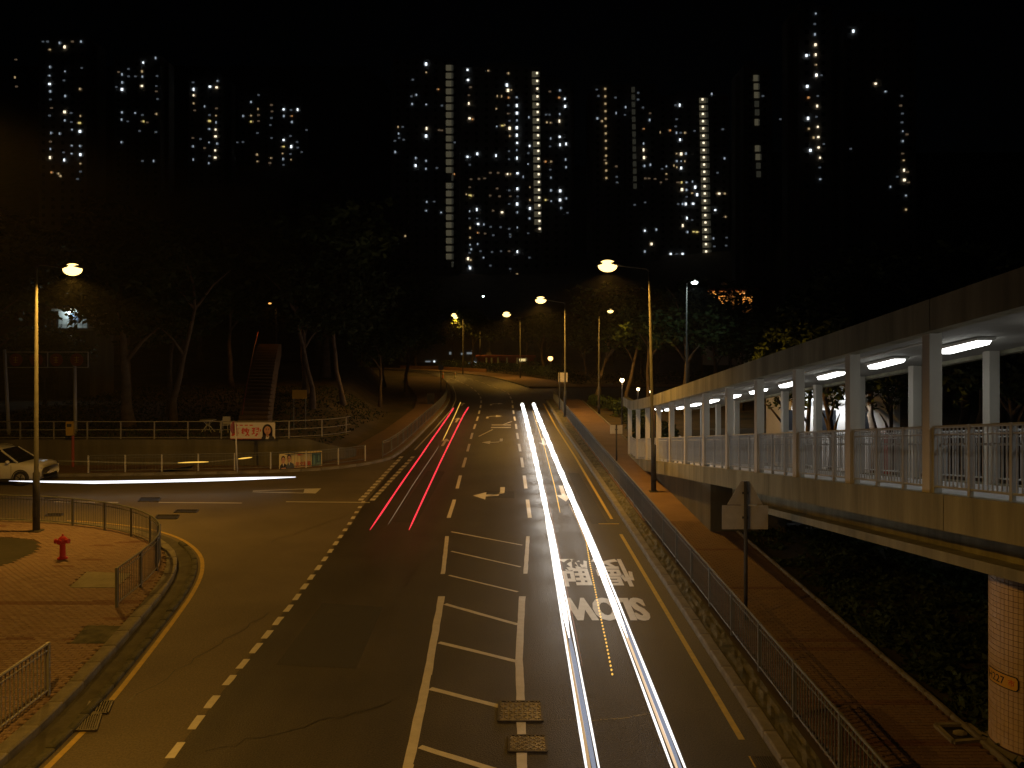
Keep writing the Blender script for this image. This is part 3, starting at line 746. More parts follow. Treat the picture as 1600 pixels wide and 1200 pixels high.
# roof
RO = lambda y: ZD(y)+2.62+(.12 if y > 40 else 0)*min(1, (y-40)/6.0)
roof = MB(); slabz(roof, BL+.05, BR+.1, lambda y: RO(y)+.24, lambda y: RO(y)+.02, Y0, 48.6); roof.add([(BL+.05, 48.6, RO(48.6)+.02), (BR+.1, 48.6, RO(48.6)+.02), (BR+.1, 48.6, RO(48.6)+.24), (BL+.05, 48.6, RO(48.6)+.24)], [(0, 1, 2, 3)])
roof.build('roof_slab', soffit_m, ft)
for k in range(5):
    slabz(MB(), BL-.22, BL+.049, lambda y: RO(y)+.44, lambda y: RO(y)-.06, 4.0+8.9*k+.01, 4.0+8.9*(k+1)-.01).build('roof_fascia', bridge_conc, ft)
fs = MB(); slabz(fs, BL-.23, BL+.0485, lambda y: RO(y)+.445, lambda y: RO(y)-.065, 48.3, 48.6)
fs.add([(BL-.22, 48.6, RO(48.6)-.06), (BL+.049, 48.6, RO(48.6)-.06), (BL+.049, 48.6, RO(48.6)+.44), (BL-.22, 48.6, RO(48.6)+.44)], [(0, 1, 2, 3)])
fs.build('roof_fascia', bridge_conc, ft)
fs = MB(); slabz(fs, BR+.101, BR+.30, lambda y: RO(y)+.44, lambda y: RO(y)-.06, Y0, 48.6); fs.build('roof_fascia', bridge_conc, ft)
o = WORLD[ft.name]
for x in (BL+.02, BR-.02):
    for y in FRY:
        if x > 9 and y > 46: continue
        z0, z1 = ZD(y)-.15, RO(y)+.03
        MB().box((x, y, (z0+z1)/2), (.20, .24, z1-z0)).build('column', column_m, ft)
for i, y in enumerate([FRY[0]-1.55]+[y+1.55 for y in FRY[:-1]]):
    z = RO(y); s = -.129 if y < 44 else 0
    q = MB()
    L = 1.45
    for (a_, b_, h0, h1) in ((.20, .20, 0.02, -.03),):
        q.add([(8.1-.17, y-L/2, z-s*L/2*-1*-1+.0), (8.1+.17, y-L/2, z-s*L/2), (8.1+.17, y+L/2, z+s*L/2), (8.1-.17, y+L/2, z+s*L/2),
               (8.1-.14, y-L/2+.05, z-s*L/2-.05), (8.1+.14, y-L/2+.05, z-s*L/2-.05), (8.1+.14, y+L/2-.05, z+s*L/2-.05), (8.1-.14, y+L/2-.05, z+s*L/2-.05)],
              [(0, 1, 5, 4), (1, 2, 6, 5), (2, 3, 7, 6), (3, 0, 4, 7), (7, 6, 5, 4)])
    fo = q.build('light_housing', pale_paint, ft)
    MB().add([(8.1-.12, y-L/2+.08, z-s*L/2-.055), (8.1+.12, y-L/2+.08, z-s*L/2-.055), (8.1+.12, y+L/2-.08, z+s*L/2-.055), (8.1-.12, y+L/2-.08, z+s*L/2-.055),
              (8.1-.09, y-L/2+.10, z-s*L/2-.12), (8.1+.09, y-L/2+.10, z-s*L/2-.12), (8.1+.09, y+L/2-.10, z+s*L/2-.12), (8.1-.09, y+L/2-.10, z+s*L/2-.12)],
             [(0, 1, 5, 4), (1, 2, 6, 5), (2, 3, 7, 6), (3, 0, 4, 7), (7, 6, 5, 4)]).build('tube_light', tube_light, ft)
MB().tube([(BL+.55, y, RO(y)-.03) for y in (14.0, 18, 22, 26, 30)], .022, 6).build('conduit', pale_paint, ft)
def ramp_rail(x, label, y0=6.0, y1=47.0, hand=False):
    path = [(x, y0+i*1.0) for i in range(int(y1-y0)+1)]
    t = guard_rail(label, path, lambda a_, b_: ZD(b_)+.03, 1.06, 1.033, .115, rail_ramp, name='ramp_railing')
    if hand: MB().tube([(x-.10, y, ZD(y)+.80) for _, y in path], .022, 6).build('handrail', plumbing, t)
    else: MB().tube([(x+.10, y, ZD(y)+.80) for _, y in path], .022, 6).build('handrail', plumbing, t)
    return t
ramp_rail(BL+.0, 'grey barred railing along the road side of the covered ramp')
ramp_rail(BR-.0, 'grey barred railing along the far side of the covered ramp', hand=True)
MB().tube([(BL-.18, 38.1+.16, RO(38.1)-.05), (BL-.18, 38.1+.16, .2)], .04, 8).build('downpipe', mat('rusty_pipe', (.16, .08, .04), .8, (.22, .12, .07), 5), ft)
# tiled pier with its number plate
pt = thing('tiled_pier', 'round pier clad in small orange tiles under the near end of the footbridge', 'pier', (8.42, 13.45, 0))
PR = .60
ztop = ZD(13.45)-1.11
MB().lathe([(PR-.012, 0), (PR-.012, ztop)], (8.42, 13.45, 0), 48).build('core', grout, pt, True)
MB().lathe([(PR+.09, -.02), (PR+.09, .10), (PR+.0, .16)], (8.42, 13.45, 0.05), 40).build('foot', kerbm, pt)
q = MB(); nt_ = 52; rows = int((ztop-.26)/.088)
for r in range(rows):
    z0 = .24+r*.088
    for k in range(nt_):
        th0 = 2*PI*(k+.05)/nt_; th1 = 2*PI*(k+.95)/nt_
        rr = PR+R.uniform(-.002, .002)
        p = []
        for rad in (PR-.012, rr):
            for zz in (z0+.004, z0+.084):
                for th in (th0, th1):
                    p.append((8.42+rad*math.cos(th), 13.45+rad*math.sin(th), zz))
        q.add(p, [(4, 5, 7, 6), (0, 4, 6, 2), (5, 1, 3, 7), (6, 7, 3, 2), (0, 1, 5, 4)])
q.build('tiles', tile_m, pt, kind='stuff')
def curved(V, Fc, rad, zc, th0):     # wraps flat print round the pier, u along the arc
    return [(8.42+rad*math.cos(th0+u/rad), 13.45+rad*math.sin(th0+u/rad), zc+v) for u, v in V], Fc
def rrect(w_, h_, r_, n=12):
    V = []; 
    NX_ = 24
    top = []; bot = []
    for i in range(NX_+1):
        u = -w_/2+w_*i/NX_
        e = max(0, abs(u)-(w_/2-r_)); hh = h_/2-r_+math.sqrt(max(0, r_*r_-e*e))
        top.append((u, hh)); bot.append((u, -hh))
    V = bot+top; n_ = NX_+1
    return V, [(i, i+1, n_+i+1, n_+i) for i in range(NX_)]
thp = math.radians(194); zp = CH-(1075-HZ)*12.95/F
q = MB(); q.add(*curved(*rrect(.62, .235, .05), PR+.010, zp, thp)); q.build('plate_border', black_m, pt)
q = MB(); q.add(*curved(*rrect(.585, .20, .04), PR+.013, zp, thp)); q.build('number_plate', plate_yellow, pt)
V, Fc = text_mb('H227', .36, .125, .01)
q = MB(); q.add(*curved([(u-.09, v) for u, v in V], Fc, PR+.016, zp, thp)); q.build('plate_number', black_m, pt)
V, Fc = text_mb('巿', .10, .11, .015)
q = MB(); q.add(*curved([(u+.20, v) for u, v in V], Fc, PR+.016, zp, thp)); q.build('plate_character', print_red, pt)

# ------------------------------------------------------------------ signs on the right
def back_sign(label, base, H, plates, pole_top, cat='road sign'):
    t = thing('road_sign', label, cat, base)
    MB().tube([(0, 0, 0), (0, 0, pole_top)], .045, 10).build('post', galv, t, True, local=True)
    for nm, P in plates:
        n = len(P); q = MB()
        vv = [(x, -.055, z) for x, z in P]+[(x, -.075, z) for x, z in P]
        q.add([(x, .055, z) for x, z in P]+[(x, .075, z) for x, z in P], [tuple(range(n)), tuple(range(2*n-1, n-1, -1))]+[(i, n+i, n+(i+1) % n, (i+1) % n) for i in range(n)])
        q.build(nm, sign_back, t, local=True)
        zs = [z for _, z in P]
        MB().box((0, .048, (min(zs)+max(zs))/2), (.14, .03, .05)).build('bracket', galv, t, local=True)
    return t
back_sign('back of a triangular sign above a wide rectangular plate on a pavement post', (5.5, 19.5, .15), 3.3,
          [('triangle_plate', [(-.42, 2.70), (.42, 2.70), (.10, 3.26), (-.10, 3.26)]), ('lower_plate', [(-.54, 2.12), (.54, 2.12), (.54, 2.68), (-.54, 2.68)])], 3.26)
back_sign('small grey sign plate on a short post where the ramp meets the pavement', (5.62, 44.6, .15), 2.3, [('plate', [(-.33, 1.45), (.33, 1.45), (.33, 1.92), (-.33, 1.92)])], 1.95)
back_sign('back of a rectangular sign on a post by the far end of the right railing', (4.35, 76, .15), 3.4, [('plate', [(-.1, 2.55), (.75, 2.55), (.75, 3.4), (-.1, 3.4)])], 3.5)

# ------------------------------------------------------------------ hydrant
t = thing('fire_hydrant', 'red cast iron fire hydrant on the left brick pavement', 'fire hydrant', (-13.5, 24.9, .15))
MB().lathe([(.15, 0), (.15, .035), (.10, .05), (.085, .10), (.082, .42), (.10, .45)], n=16).build('barrel', red_m, t, True, local=True)
MB().lathe([(.105, .45), (.13, .47), (.135, .56), (.11, .62), (.06, .67), (.02, .69)], n=16).build('bonnet', red_m, t, True, local=True)
for s in (-1, 1):
    MB().tube([(s*.08, -.02, .54), (s*.16, -.04, .54), (s*.17, -.042, .54), (s*.215, -.05, .54)], [.05, .05, .072, .072], 12).build('outlet', red_m, t, local=True)
MB().tube([(0, -.08, .54), (0, -.17, .54), (0, -.175, .54), (0, -.22, .54)], [.05, .05, .072, .072], 12).build('outlet', red_m, t, local=True)
MB().tube([(0, 0, .68), (0, 0, .74)], .03, 5).build('spindle_nut', red_m, t, local=True)

# ------------------------------------------------------------------ things by the retaining wall
zz = lambda py, d: CH-(py-HZ)*d/F
xx = lambda px_, d: (px_-800)*d/F
sg = thing('sign_gantry', 'dark open sign frame with four round red boards on two posts, upper left', 'sign', (xx(12, 46), 46, 1.4))
for px_ in (14, 118):
    x = xx(px_, 46); MB().tube([(x, 46, 1.35), (x-(.25 if px_ == 14 else .05), 46, zz(546 if px_ == 14 else 556, 46))], [.10, .085], 10).build('post', pale_paint, sg, True)
za, zb = zz(574, 46), zz(550, 46)
q = MB()
for z in (za, zb): q.bar((xx(10, 46), 45.9, z), (xx(139, 46), 45.9, z), .06)
for px_ in (10, 76, 139): q.bar((xx(px_, 46), 45.9, za), (xx(px_, 46), 45.9, zb), .06)
q.build('frame', pale_paint, sg)
for px_, ch in ((27, '囍'), (59, '大'), (90, '安'), (122, '村')):
    x = xx(px_, 46); zc = (za+zb)/2
    bo = MB().lathe([(.36, -.015), (.36, .015)], n=20)
    bo.v = [(a_+x, 45.86+c_, b_+zc) for a_, b_, c_ in bo.v]
    pb = bo.build('round_board', redpaint_dull, sg)
    q = MB()
    n = 20
    q.add([(x+rr*math.cos(2*PI*k/n), 45.835, zc+rr*math.sin(2*PI*k/n)) for rr in (.30, .25) for k in range(n)], [(k, (k+1) % n, n+(k+1) % n, n+k) for k in range(n)])
    q.build('board_ring', rust_roof, sg)
    q = MB(); 
    for a0, a1 in (((-.14, .12), (.14, .12)), ((0, .18), (0, -.18)), ((-.12, -.02), (.12, -.02)), ((-.1, -.14), (.1, -.14))):
        q.bar((x+a0[0], 45.835, zc+a0[1]), (x+a1[0], 45.835, zc+a1[1]), .04)
    q.build('board_strokes', plate_yellow, sg)
# red post with a yellow box
t = thing('post_box_sign', 'slim dull red post with a yellow box at its top, in front of the wall', 'sign post', (xx(114, 42.8), 42.8, .12))
MB().tube([(xx(114, 42.8), 42.8, .12), (xx(114, 42.8), 42.8, zz(675, 42.8))], .07, 8).build('post', redpaint_dull, t)
MB().box((xx(111, 42.8), 42.7, zz(669, 42.8)), (.36, .16, .72)).build('box', yellow_board, t)
MB().box((xx(111, 42.8), 42.61, zz(664, 42.8)), (.24, .02, .16)).build('display', plasticd, t)
# thin sign pole in front of the first banner
t = thing('sign_pole', 'thin pale pole with an edge-on round sign, in front of the red lettered banner', 'sign post', (xx(371, 40.9), 40.9, .12))
MB().tube([(xx(371, 40.9), 40.9, .12), (xx(367.5, 40.9), 40.9, zz(660, 40.9))], .038, 8).build('post', pale_paint, t, True)
bo = MB().lathe([(.30, -.012), (.30, .012)], n=20); X0 = xx(367, 40.9)
bo.v = [(X0+c_-.06+.18*a_, 40.9+a_*.98, zz(668, 40.9)+b_) for a_, b_, c_ in bo.v]
bo.build('round_sign', redpaint_dull, t)
# banners
def plane_pts(V, p0, ux, uz, off=0.0, n=(0, -1, 0)):
    return [tuple(Vector(p0)+Vector(ux)*u+Vector(uz)*v+Vector(n)*off) for u, v in V]
def ell(cx_, cz, a_, b_, n=20): return [(cx_+a_*math.cos(2*PI*k/n), cz+b_*math.sin(2*PI*k/n)) for k in range(n)]
def banner(label, p0, p1, h, prints, m):
    A = Vector(p0); B = Vector(p1); ux = (B-A).normalized(); uz = Vector((0, 0, 1)); nn = Vector((ux.y, -ux.x, 0)).normalized()
    W = (B-A).length
    t = thing('banner', label, 'banner', tuple(A))
    q = MB(); q.add([A, B, B+uz*h, A+uz*h]+[p+nn*.012 for p in (A, B, B+uz*h, A+uz*h)], [(4, 5, 6, 7), (3, 2, 1, 0), (0, 1, 5, 4), (1, 2, 6, 5), (2, 3, 7, 6), (3, 0, 4, 7)])
    q.build('cloth', m, t)
    lay = .014
    for nm, mm, polys in prints:
        q = MB()
        for P in polys:
            if isinstance(P, tuple) and P[0] == 'text':
                V, Fc = text_mb(P[1], P[4]*W, P[5]*h, P[6] if len(P) > 6 else .03)
                q.add([tuple(A+ux*(P[2]*W+u)+uz*(P[3]*h+v)+nn*lay) for u, v in V], Fc)
            else:
                q.add([tuple(A+ux*(u*W)+uz*(v*h)+nn*lay) for u, v in P], [tuple(range(len(P)))])
        q.build(nm, mm, t); lay += .003
    for u in (0.01, .99):
        for v in (.04, .96):
            MB().tube([A+ux*(u*W)+uz*(v*h)+nn*.02, A+ux*(u*W)+uz*(v*h)-nn*.10], .012, 5).build('tie', galv, t)
    return t
db = 43.15
def rect(x0, z0, x1, z1): return [(x0, z0), (x1, z0), (x1, z1), (x0, z1)]
banner('white campaign banner with red characters and a long haired woman, on the wall rail', (xx(360, db), db, zz(686, db)), (xx(430, db), db, zz(686, db)), 26*db/F,
       [('red_strip', print_red, [rect(0, 0, .72, .035)]),
        ('small_print', print_red, [rect(.1+.11*k, .80, .17+.11*k, .86) for k in range(4)]),
        ('lettering', print_red, [('text', '鄺', .12, .43, .19, .52), ('text', '敏', .34, .43, .19, .52), ('text', '玥', .56, .43, .17, .52), rect(.665, .45, .685, .6)]),
        ('printed_hair', print_hair, [ell(.83, .50, .115, .40), rect(.72, .12, .94, .5)]),
        ('printed_suit', print_suit, [[(.69, 0), (.99, 0), (.97, .14), (.90, .24), (.77, .24), (.71, .14)]]),
        ('printed_face', print_skin, [ell(.83, .52, .072, .255), rect(.80, .16, .86, .32)]),
        ('printed_collar', print_white, [[(.79, .0), (.85, .0), (.875, .2), (.83, .12), (.80, .18)]]),
        ('printed_features', print_hair, [ell(.805, .56, .014, .022, 8), ell(.858, .56, .014, .022, 8), ell(.805, .62, .02, .012, 8), ell(.858, .62, .02, .012, 8)]),
        ('printed_mouth', print_lip, [ell(.832, .39, .022, .018, 8), ell(.832, .48, .009, .014, 8)])], print_white)
db = 42.2
banner('cream campaign banner with two suited men and a dark photograph, tied to the low railing', (xx(436, 42.0), 42.0, zz(737, 42.0)), (xx(503, 43.2), 43.2, zz(730, 43.2)), 27.5*db/F,
       [('small_print', print_red, [('text', '黃埔', .5, .86, .17, .10), ]),
        ('bottom_strip', plate_yellow, [rect(0, 0, 1, .05)]),
        ('red_characters', print_red, [('text', '民文服務', .56, .30, .36, .30, .02)]),
        ('dark_photograph', print_teal, [rect(.755, .12, .975, .9)]),
        ('photograph_detail', print_teal2, [rect(.785, .2, .84, .75), ell(.92, .55, .02, .2, 10), rect(.86, .2, .96, .3), rect(.77, .8, .95, .85)]),
        ('printed_suit', print_suit, [[(.01, .06), (.19, .06), (.17, .34), (.12, .44), (.06, .44), (.02, .34)]]),
        ('printed_suit_blue', print_suit2, [[(.17, .08), (.35, .08), (.33, .36), (.26, .48), (.20, .46), (.18, .36)]]),
        ('printed_hair', print_hair, [ell(.09, .68, .046, .2), ell(.225, .74, .046, .2)]),
        ('printed_face', print_skin, [ell(.09, .61, .04, .185), ell(.225, .67, .04, .185), rect(.05, .06, .15, .2)]),
        ('printed_features', print_hair, [ell(a_, b_, .008, .018, 8) for a_, b_ in ((.075, .65), (.105, .65), (.21, .71), (.24, .71))]),
        ('printed_collar', print_white, [[(.075, .44), (.11, .44), (.093, .26)], [(.21, .47), (.245, .47), (.228, .3)]])], print_cream)

# ------------------------------------------------------------------ white car on the side road
def make_car(label, loc):
    t = thing('parked_car', label, 'car', loc)
    st = [(-2.27, .42, .62, .80, .70), (-2.22, .30, .95, .86, .80), (-2.0, .24, 1.06, .90, .84), (-1.4, .22, 1.08, .915, .86), (-.5, .20, 1.06, .92, .87), (.5, .20, 1.03, .92, .87),
          (.95, .21, 1.02, .915, .84), (1.4, .22, .99, .905, .80), (1.85, .24, .98, .89, .76), (2.12, .28, .91, .84, .70), (2.25, .34, .78, .74, .60)]
    q = MB(); n = 12
    for x, zb_, zt, hw, tw in st:
        ring = [(-hw*.86, zb_), (-hw, zb_+.16), (-hw, zt*.62+.05), (-hw*.985, zt-.12), (-tw, zt), (-tw*.45, zt+.025), (tw*.45, zt+.025), (tw, zt), (hw*.985, zt-.12), (hw, zt*.62+.05), (hw, zb_+.16), (hw*.86, zb_)]
        q.v += [(x, y, z) for y, z in ring]
    for i in range(len(st)-1):
        for j in range(n): q.f.append((i*n+j, i*n+(j+1) % n, (i+1)*n+(j+1) % n, (i+1)*n+j)); q.mi.append(0)
    q.f += [tuple(range(n)), tuple((len(st)-1)*n+j for j in range(n))[::-1]]; q.mi += [0, 0]
    q.build('body', car_white, t, True, local=True)
    # cabin: glass core with painted roof and pillars
    cab = [(-2.12, 1.06, .80), (-1.75, 1.52, .66), (-1.2, 1.64, .64), (-.2, 1.68, .64), (.35, 1.60, .64), (1.18, 1.03, .78)]
    q = MB()
    for x, z, hw in cab: q.v += [(x, -.80, 1.03), (x, -hw, z), (x, hw, z), (x, .80, 1.03)]
    for i in range(len(cab)-1):
        for j in range(3): q.f.append((i*4+j, i*4+j+1, (i+1)*4+j+1, (i+1)*4+j)); q.mi.append(0)
    q.build('windows', car_glass, t, local=True)
    q = MB()
    rf = [(-1.85, 1.50, .60), (-1.2, 1.66, .645), (-.2, 1.70, .645), (.35, 1.62, .62)]
    for x, z, hw in rf: q.v += [(x, -hw, z-.05), (x, -hw*.8, z+.015), (x, hw*.8, z+.015), (x, hw, z-.05)]
    for i in range(len(rf)-1):
        for j in range(3): q.f.append((i*4+j, i*4+j+1, (i+1)*4+j+1, (i+1)*4+j)); q.mi.append(0)
    q.build('roof', car_white, t, True, local=True)
    for s in (-1, 1):
        for (xa_, za_, xb_, zb_) in ((.35, 1.59, 1.18, 1.04), (-.32, 1.66, -.32, 1.05), (-1.75, 1.52, -2.1, 1.06), (-1.25, 1.63, -1.35, 1.05)):
            MB().bar((xa_, s*.655, za_), (xb_, s*.80, zb_), .075).build('pillar', car_white, t, local=True)
        MB().tube([(-1.5, s*.60, 1.67), (-.2, s*.60, 1.74), (.1, s*.60, 1.70)], .018, 6).build('roof_rail', alloy, t, local=True)
        mo_ = MB().ball((.82, s*.98, 1.10), (.09, .11, .08), 10, 6).build('wing_mirror', car_white, t, True, local=True)
        MB().box((2.02, s*.62, .74), (.34, .34, .14), s*-.45).build('headlight', lens_glass, t, local=True)
        MB().box((-2.16, s*.68, .90), (.14, .24, .24)).build('tail_light', print_red, t, local=True)
        for xh in (.25, -.85): MB().box((xh, s*.93, .90), (.18, .03, .03)).build('door_handle', car_white, t, local=True)
        for xh in (.95, -.32, -1.3): MB().box((xh, s*.922, .65), (.012, .006, .62)).build('door_gap', black_m, t, local=True)
        MB().box((0, s*.90, .27), (2.2, .06, .12)).build('sill', plasticd, t, local=True)
        for xw in (1.38, -1.38):
            q = MB()
            for k in range(13):
                a_ = PI*k/12
                q.v += [(xw+.41*math.cos(a_), s*.925, .34+.41*math.sin(a_)), (xw+.355*math.cos(a_), s*.93, .34+.355*math.sin(a_))]
            for k in range(12): q.f.append((2*k, 2*k+1, 2*k+3, 2*k+2)); q.mi.append(0)
            q.build('wheel_arch', plasticd, t, local=True)
            wy = MB().tube([(xw, s*.70, .34), (xw, s*.72, .34), (xw, s*.92, .34), (xw, s*.94, .34)], [.31, .34, .34, .31], 20).build('wheel', rubber, t, local=True)
            q = MB().tube([(xw, s*.935, .34), (xw, s*.945, .34)], [.225, .21], 16)
            q.build('rim', alloy, wy, local=True)
            q = MB()
            for k in range(5):
                a_ = 2*PI*k/5; q.bar((xw, s*.948, .34), (xw+.2*math.cos(a_), s*.948, .34+.2*math.sin(a_)), .05)
            q.build('spokes', plasticd, wy, local=True)
    MB().box((2.20, 0, .40), (.10, 1.2, .16)).build('lower_grille', plasticd, t, local=True)
    MB().box((2.20, 0, .66), (.08, .8, .07)).build('grille', plasticd, t, local=True)
    MB().box((2.262, 0, .52), (.012, .42, .10)).build('number_plate', print_white, t, local=True)
    return t
make_car('white sport utility car waiting on the side road at the left edge', (-23.85, 38.8, 0))

# ------------------------------------------------------------------ light streaks of the passing traffic (glowing filaments at lamp height)
def em2(name, c, s):                   # light in the air: it shines but blocks nothing
    if name in MATS: return MATS[name]
    m = bpy.data.materials.new(name); m.use_nodes = True; t = m.node_tree
    for n_ in list(t.nodes): t.nodes.remove(n_)
    o_ = t.nodes.new('ShaderNodeOutputMaterial'); a_ = t.nodes.new('ShaderNodeAddShader'); e_ = t.nodes.new('ShaderNodeEmission'); b_ = t.nodes.new('ShaderNodeBsdfTransparent')
    e_.inputs[0].default_value = (*c, 1); e_.inputs[1].default_value = s*.55
    t.links.new(e_.outputs[0], a_.inputs[0]); t.links.new(b_.outputs[0], a_.inputs[1]); t.links.new(a_.outputs[0], o_.inputs[0])
    MATS[name] = m; return m
stk_white = em2('streak_white', (1, .96, .90), 2.2)
stk_white2 = em2('streak_white_near', (1.0, .96, .92), 1.4)
stk_blue = em2('streak_blue', (.62, .74, 1.0), .30)
stk_warm = em2('streak_warm', (1, .62, .28), .42)
stk_red = em2('streak_red', (1, .035, .06), 1.25)
stk_pale = em2('streak_pale', (1, .72, .42), .22)
stk_amber = em2('streak_amber', (1, .55, .08), 1.0)
def streak(label, strands, base, cat='light streak', name='light_streak', group=None):
    t = thing(name, label, cat, base, group)
    for nm, mm, pts, r in strands:
        rs = list(r) if isinstance(r, (list, tuple)) else [r]*len(pts)
        D = [0.0]
        for a_, b_ in zip(pts, pts[1:]): D.append(D[-1]+(Vector(b_)-Vector(a_)).length)
        n = max(6, int(D[-1]/.9)); P = []; RR = []; ph = R.uniform(0, 6)
        for i in range(n+1):
            d = D[-1]*i/n; k = max(j for j in range(len(D)-1) if D[j] <= d+1e-9); u = (d-D[k])/max(1e-9, D[k+1]-D[k])
            p = Vector(pts[k]).lerp(Vector(pts[k+1]), u); rr_ = rs[k]+(rs[k+1]-rs[k])*u
            p.z += .005*math.sin(d*.5+ph); p.x += .003*math.sin(d*.3+ph)
            P.append(p); RR.append(rr_*(1+.10*math.sin(d*1.3+ph)+R.uniform(-.05, .05))*(.3 if i in (0, n) else .8 if i in (1, n-1) else 1))
        MB().tube(P, RR, 6).build(nm, mm, t, True)
    return t
def add_road_wash(t, P, power):           # added spots along the streak, washing the road with light
    n = 0
    for p in resample([(x, y, .65) for x, y in P], 2.6):
        if p.y < 20: continue
        L = bpy.data.lights.new('headlight', 'SPOT'); L.energy = power*min(1, (p.y-18)/16)*max(.06, min(1, (80-p.y)/26)); L.color = (1, .95, .86); L.spot_size = 2.0; L.spot_blend = .8; L.shadow_soft_size = .1  # spot added to light the road, no car lamp stands here
        lo = bpy.data.objects.new('road_wash_spot', L); col.objects.link(lo); lo.parent = t
        o = WORLD[t.name]; lo.location = (p.x-o[0], p.y-o[1], p.z-o[2]-.05); lo.rotation_euler = (math.radians(-38), 0, 0)
def tail(pts, z): return [(x, y, z) for x, y in pts]
LT = [(.92, 77.3), (1.05, 64.7), (1.14, 50.4), (1.18, 43.5), (1.205, 37.4), (1.215, 32.1), (1.22, 27.9), (1.21, 24), (1.19, 20.3), (1.175, 17)]
RT = [(1.98, 77.5), (2.06, 62.2), (2.125, 52), (2.19, 43.5), (2.25, 36.2), (2.295, 31), (2.33, 27.2), (2.36, 22.2), (2.37, 19), (2.37, 17)]
def shift(P, dx): return [(x+dx, y) for x, y in P]
def near(x, y0, y1): return [(x, y0), (x-.015, y1)]
hs1 = streak('broad white headlight streak down the near right lane, left one of the pair', [
    ('bright_strand', stk_white, tail(LT, .65), [.16, .16, .14, .12, .10, .09, .08, .075, .06, .045]),
    ('edge_strand', stk_white2, tail(shift(LT[6:], -.09)+[(1.06, 11)], .66), .022),
    ('edge_strand', stk_white2, tail(shift(LT[6:], .09)+[(1.235, 11)], .66), .018),
    ('blue_strand', stk_blue, tail([(1.19, 17.5), (1.17, 11)], .64), .045), ('warm_strand', stk_warm, tail([(1.12, 17.5), (1.11, 11)], .645), .03),
    ('thin_red_strand', em2('streak_dull', (1, .45, .3), .16), tail([(1.36, 36), (1.36, 28), (1.34, 21), (1.32, 15.5)], .65), .012)], (1.2, 17, 0), group='headlight streaks')
add_road_wash(hs1, LT, 34)
hs2 = streak('broad white headlight streak down the near right lane, right one of the pair', [
    ('bright_strand', stk_white, tail(RT, .65), [.16, .17, .15, .13, .12, .11, .09, .07, .05, .035]),
    ('edge_strand', stk_white2, tail(shift(RT[5:], -.08)+[(2.28, 11)], .66), .02),
    ('edge_strand', stk_white2, tail(shift(RT[5:], .10)+[(2.47, 11)], .66), .024),
    ('warm_strand', em2('streak_warm2', (1, .7, .42), .8), tail([(2.36, 19), (2.35, 11)], .65), .025), ('blue_strand', stk_blue, tail([(2.42, 18), (2.41, 11)], .645), .035)], (2.4, 17, 0), group='headlight streaks')
add_road_wash(hs2, RT, 12)
def U(px_, py_, z): return (*G(px_, py_, z), z)
streak('thin amber streak between the white headlight streaks, the unbroken one', [('strand', stk_amber, [U(832, 642, .75), U(842, 672, .75), U(851, 700, .75), U(866, 757, .75), U(875, 801, .75)], .018)], U(875, 801, 0)[:2]+(0,))
streak('short warm streak just left of the right white headlight streak', [('strand', stk_warm, [U(889, 787, .8), U(902, 812, .8), U(915, 845, .8)], .02)], U(915, 845, 0)[:2]+(0,))
t = thing('blinking_streak', 'dotted amber indicator streak crossing the SLOW road marking', 'light streak', (*G(957, 1055), 0))
q = MB(); Q = [U(915, 840, .8), U(922, 882, .8), U(929, 917, .8), U(936, 952, .8), U(947, 1003, .8), U(957, 1055, .8)]
for k, p in enumerate(resample(Q, .19)): q.ball(tuple(p), (.02, .036, .018), 6, 4)
q.build('beads', stk_amber, t, True, kind='stuff')
streak('red tail light streak on the left lane, left one of the pair', [('strand', stk_red, [U(578, 828, .8), U(620, 766, .8), U(665, 701, .8), U(700, 651, .8), U(709, 637, .8)], [.028, .03, .036, .05, .055])], (-4.5, 30, 0), group='tail light streaks')
streak('red tail light streak on the left lane, right one of the pair', [('strand', stk_red, [U(639, 828, .8), U(665, 771, .8), U(700, 697, .8), U(724, 649, .8), U(732, 636, .8)], [.028, .03, .036, .05, .055])], (-3.3, 30, 0), group='tail light streaks')
streak('thin pale streak between the two red tail light streaks', [('strand', stk_pale, [U(606, 820, .7), U(645, 758, .7), U(686, 697, .7)], .011), ('upper_strand', stk_amber, [U(692, 688, .7), U(706, 659, .7), U(720, 628, .7)], [.022, .03, .035])], (-4, 30, 0))
streak('long white headlight streak lying across the side road', [('strand', em2('streak_white_side', (.93, .95, 1), 1.6), [U(14, 751.5, .65), U(60, 752.5, .65), U(150, 753.5, .65), U(260, 751.5, .65), U(360, 748.8, .65), U(462, 745.5, .65)], [.02, .045, .055, .062, .062, .055])], (-15, 36, 0))
streak('thin amber streak in front of the low railing by the retaining wall', [('strand', stk_amber, [U(278, 723, .95), U(300, 722, .95), U(326, 721.5, .95)], .03), ('end_strand', stk_amber, [U(372, 717, .95), U(394, 714.5, .95)], .035), ('faint_strand', em2('streak_faint', (1, .6, .15), .03), [U(90, 720, .95), U(200, 723, .95), U(278, 723.5, .95), U(326, 721.8, .95), U(372, 717.2, .95)], .03)], (-14, 39, 0))

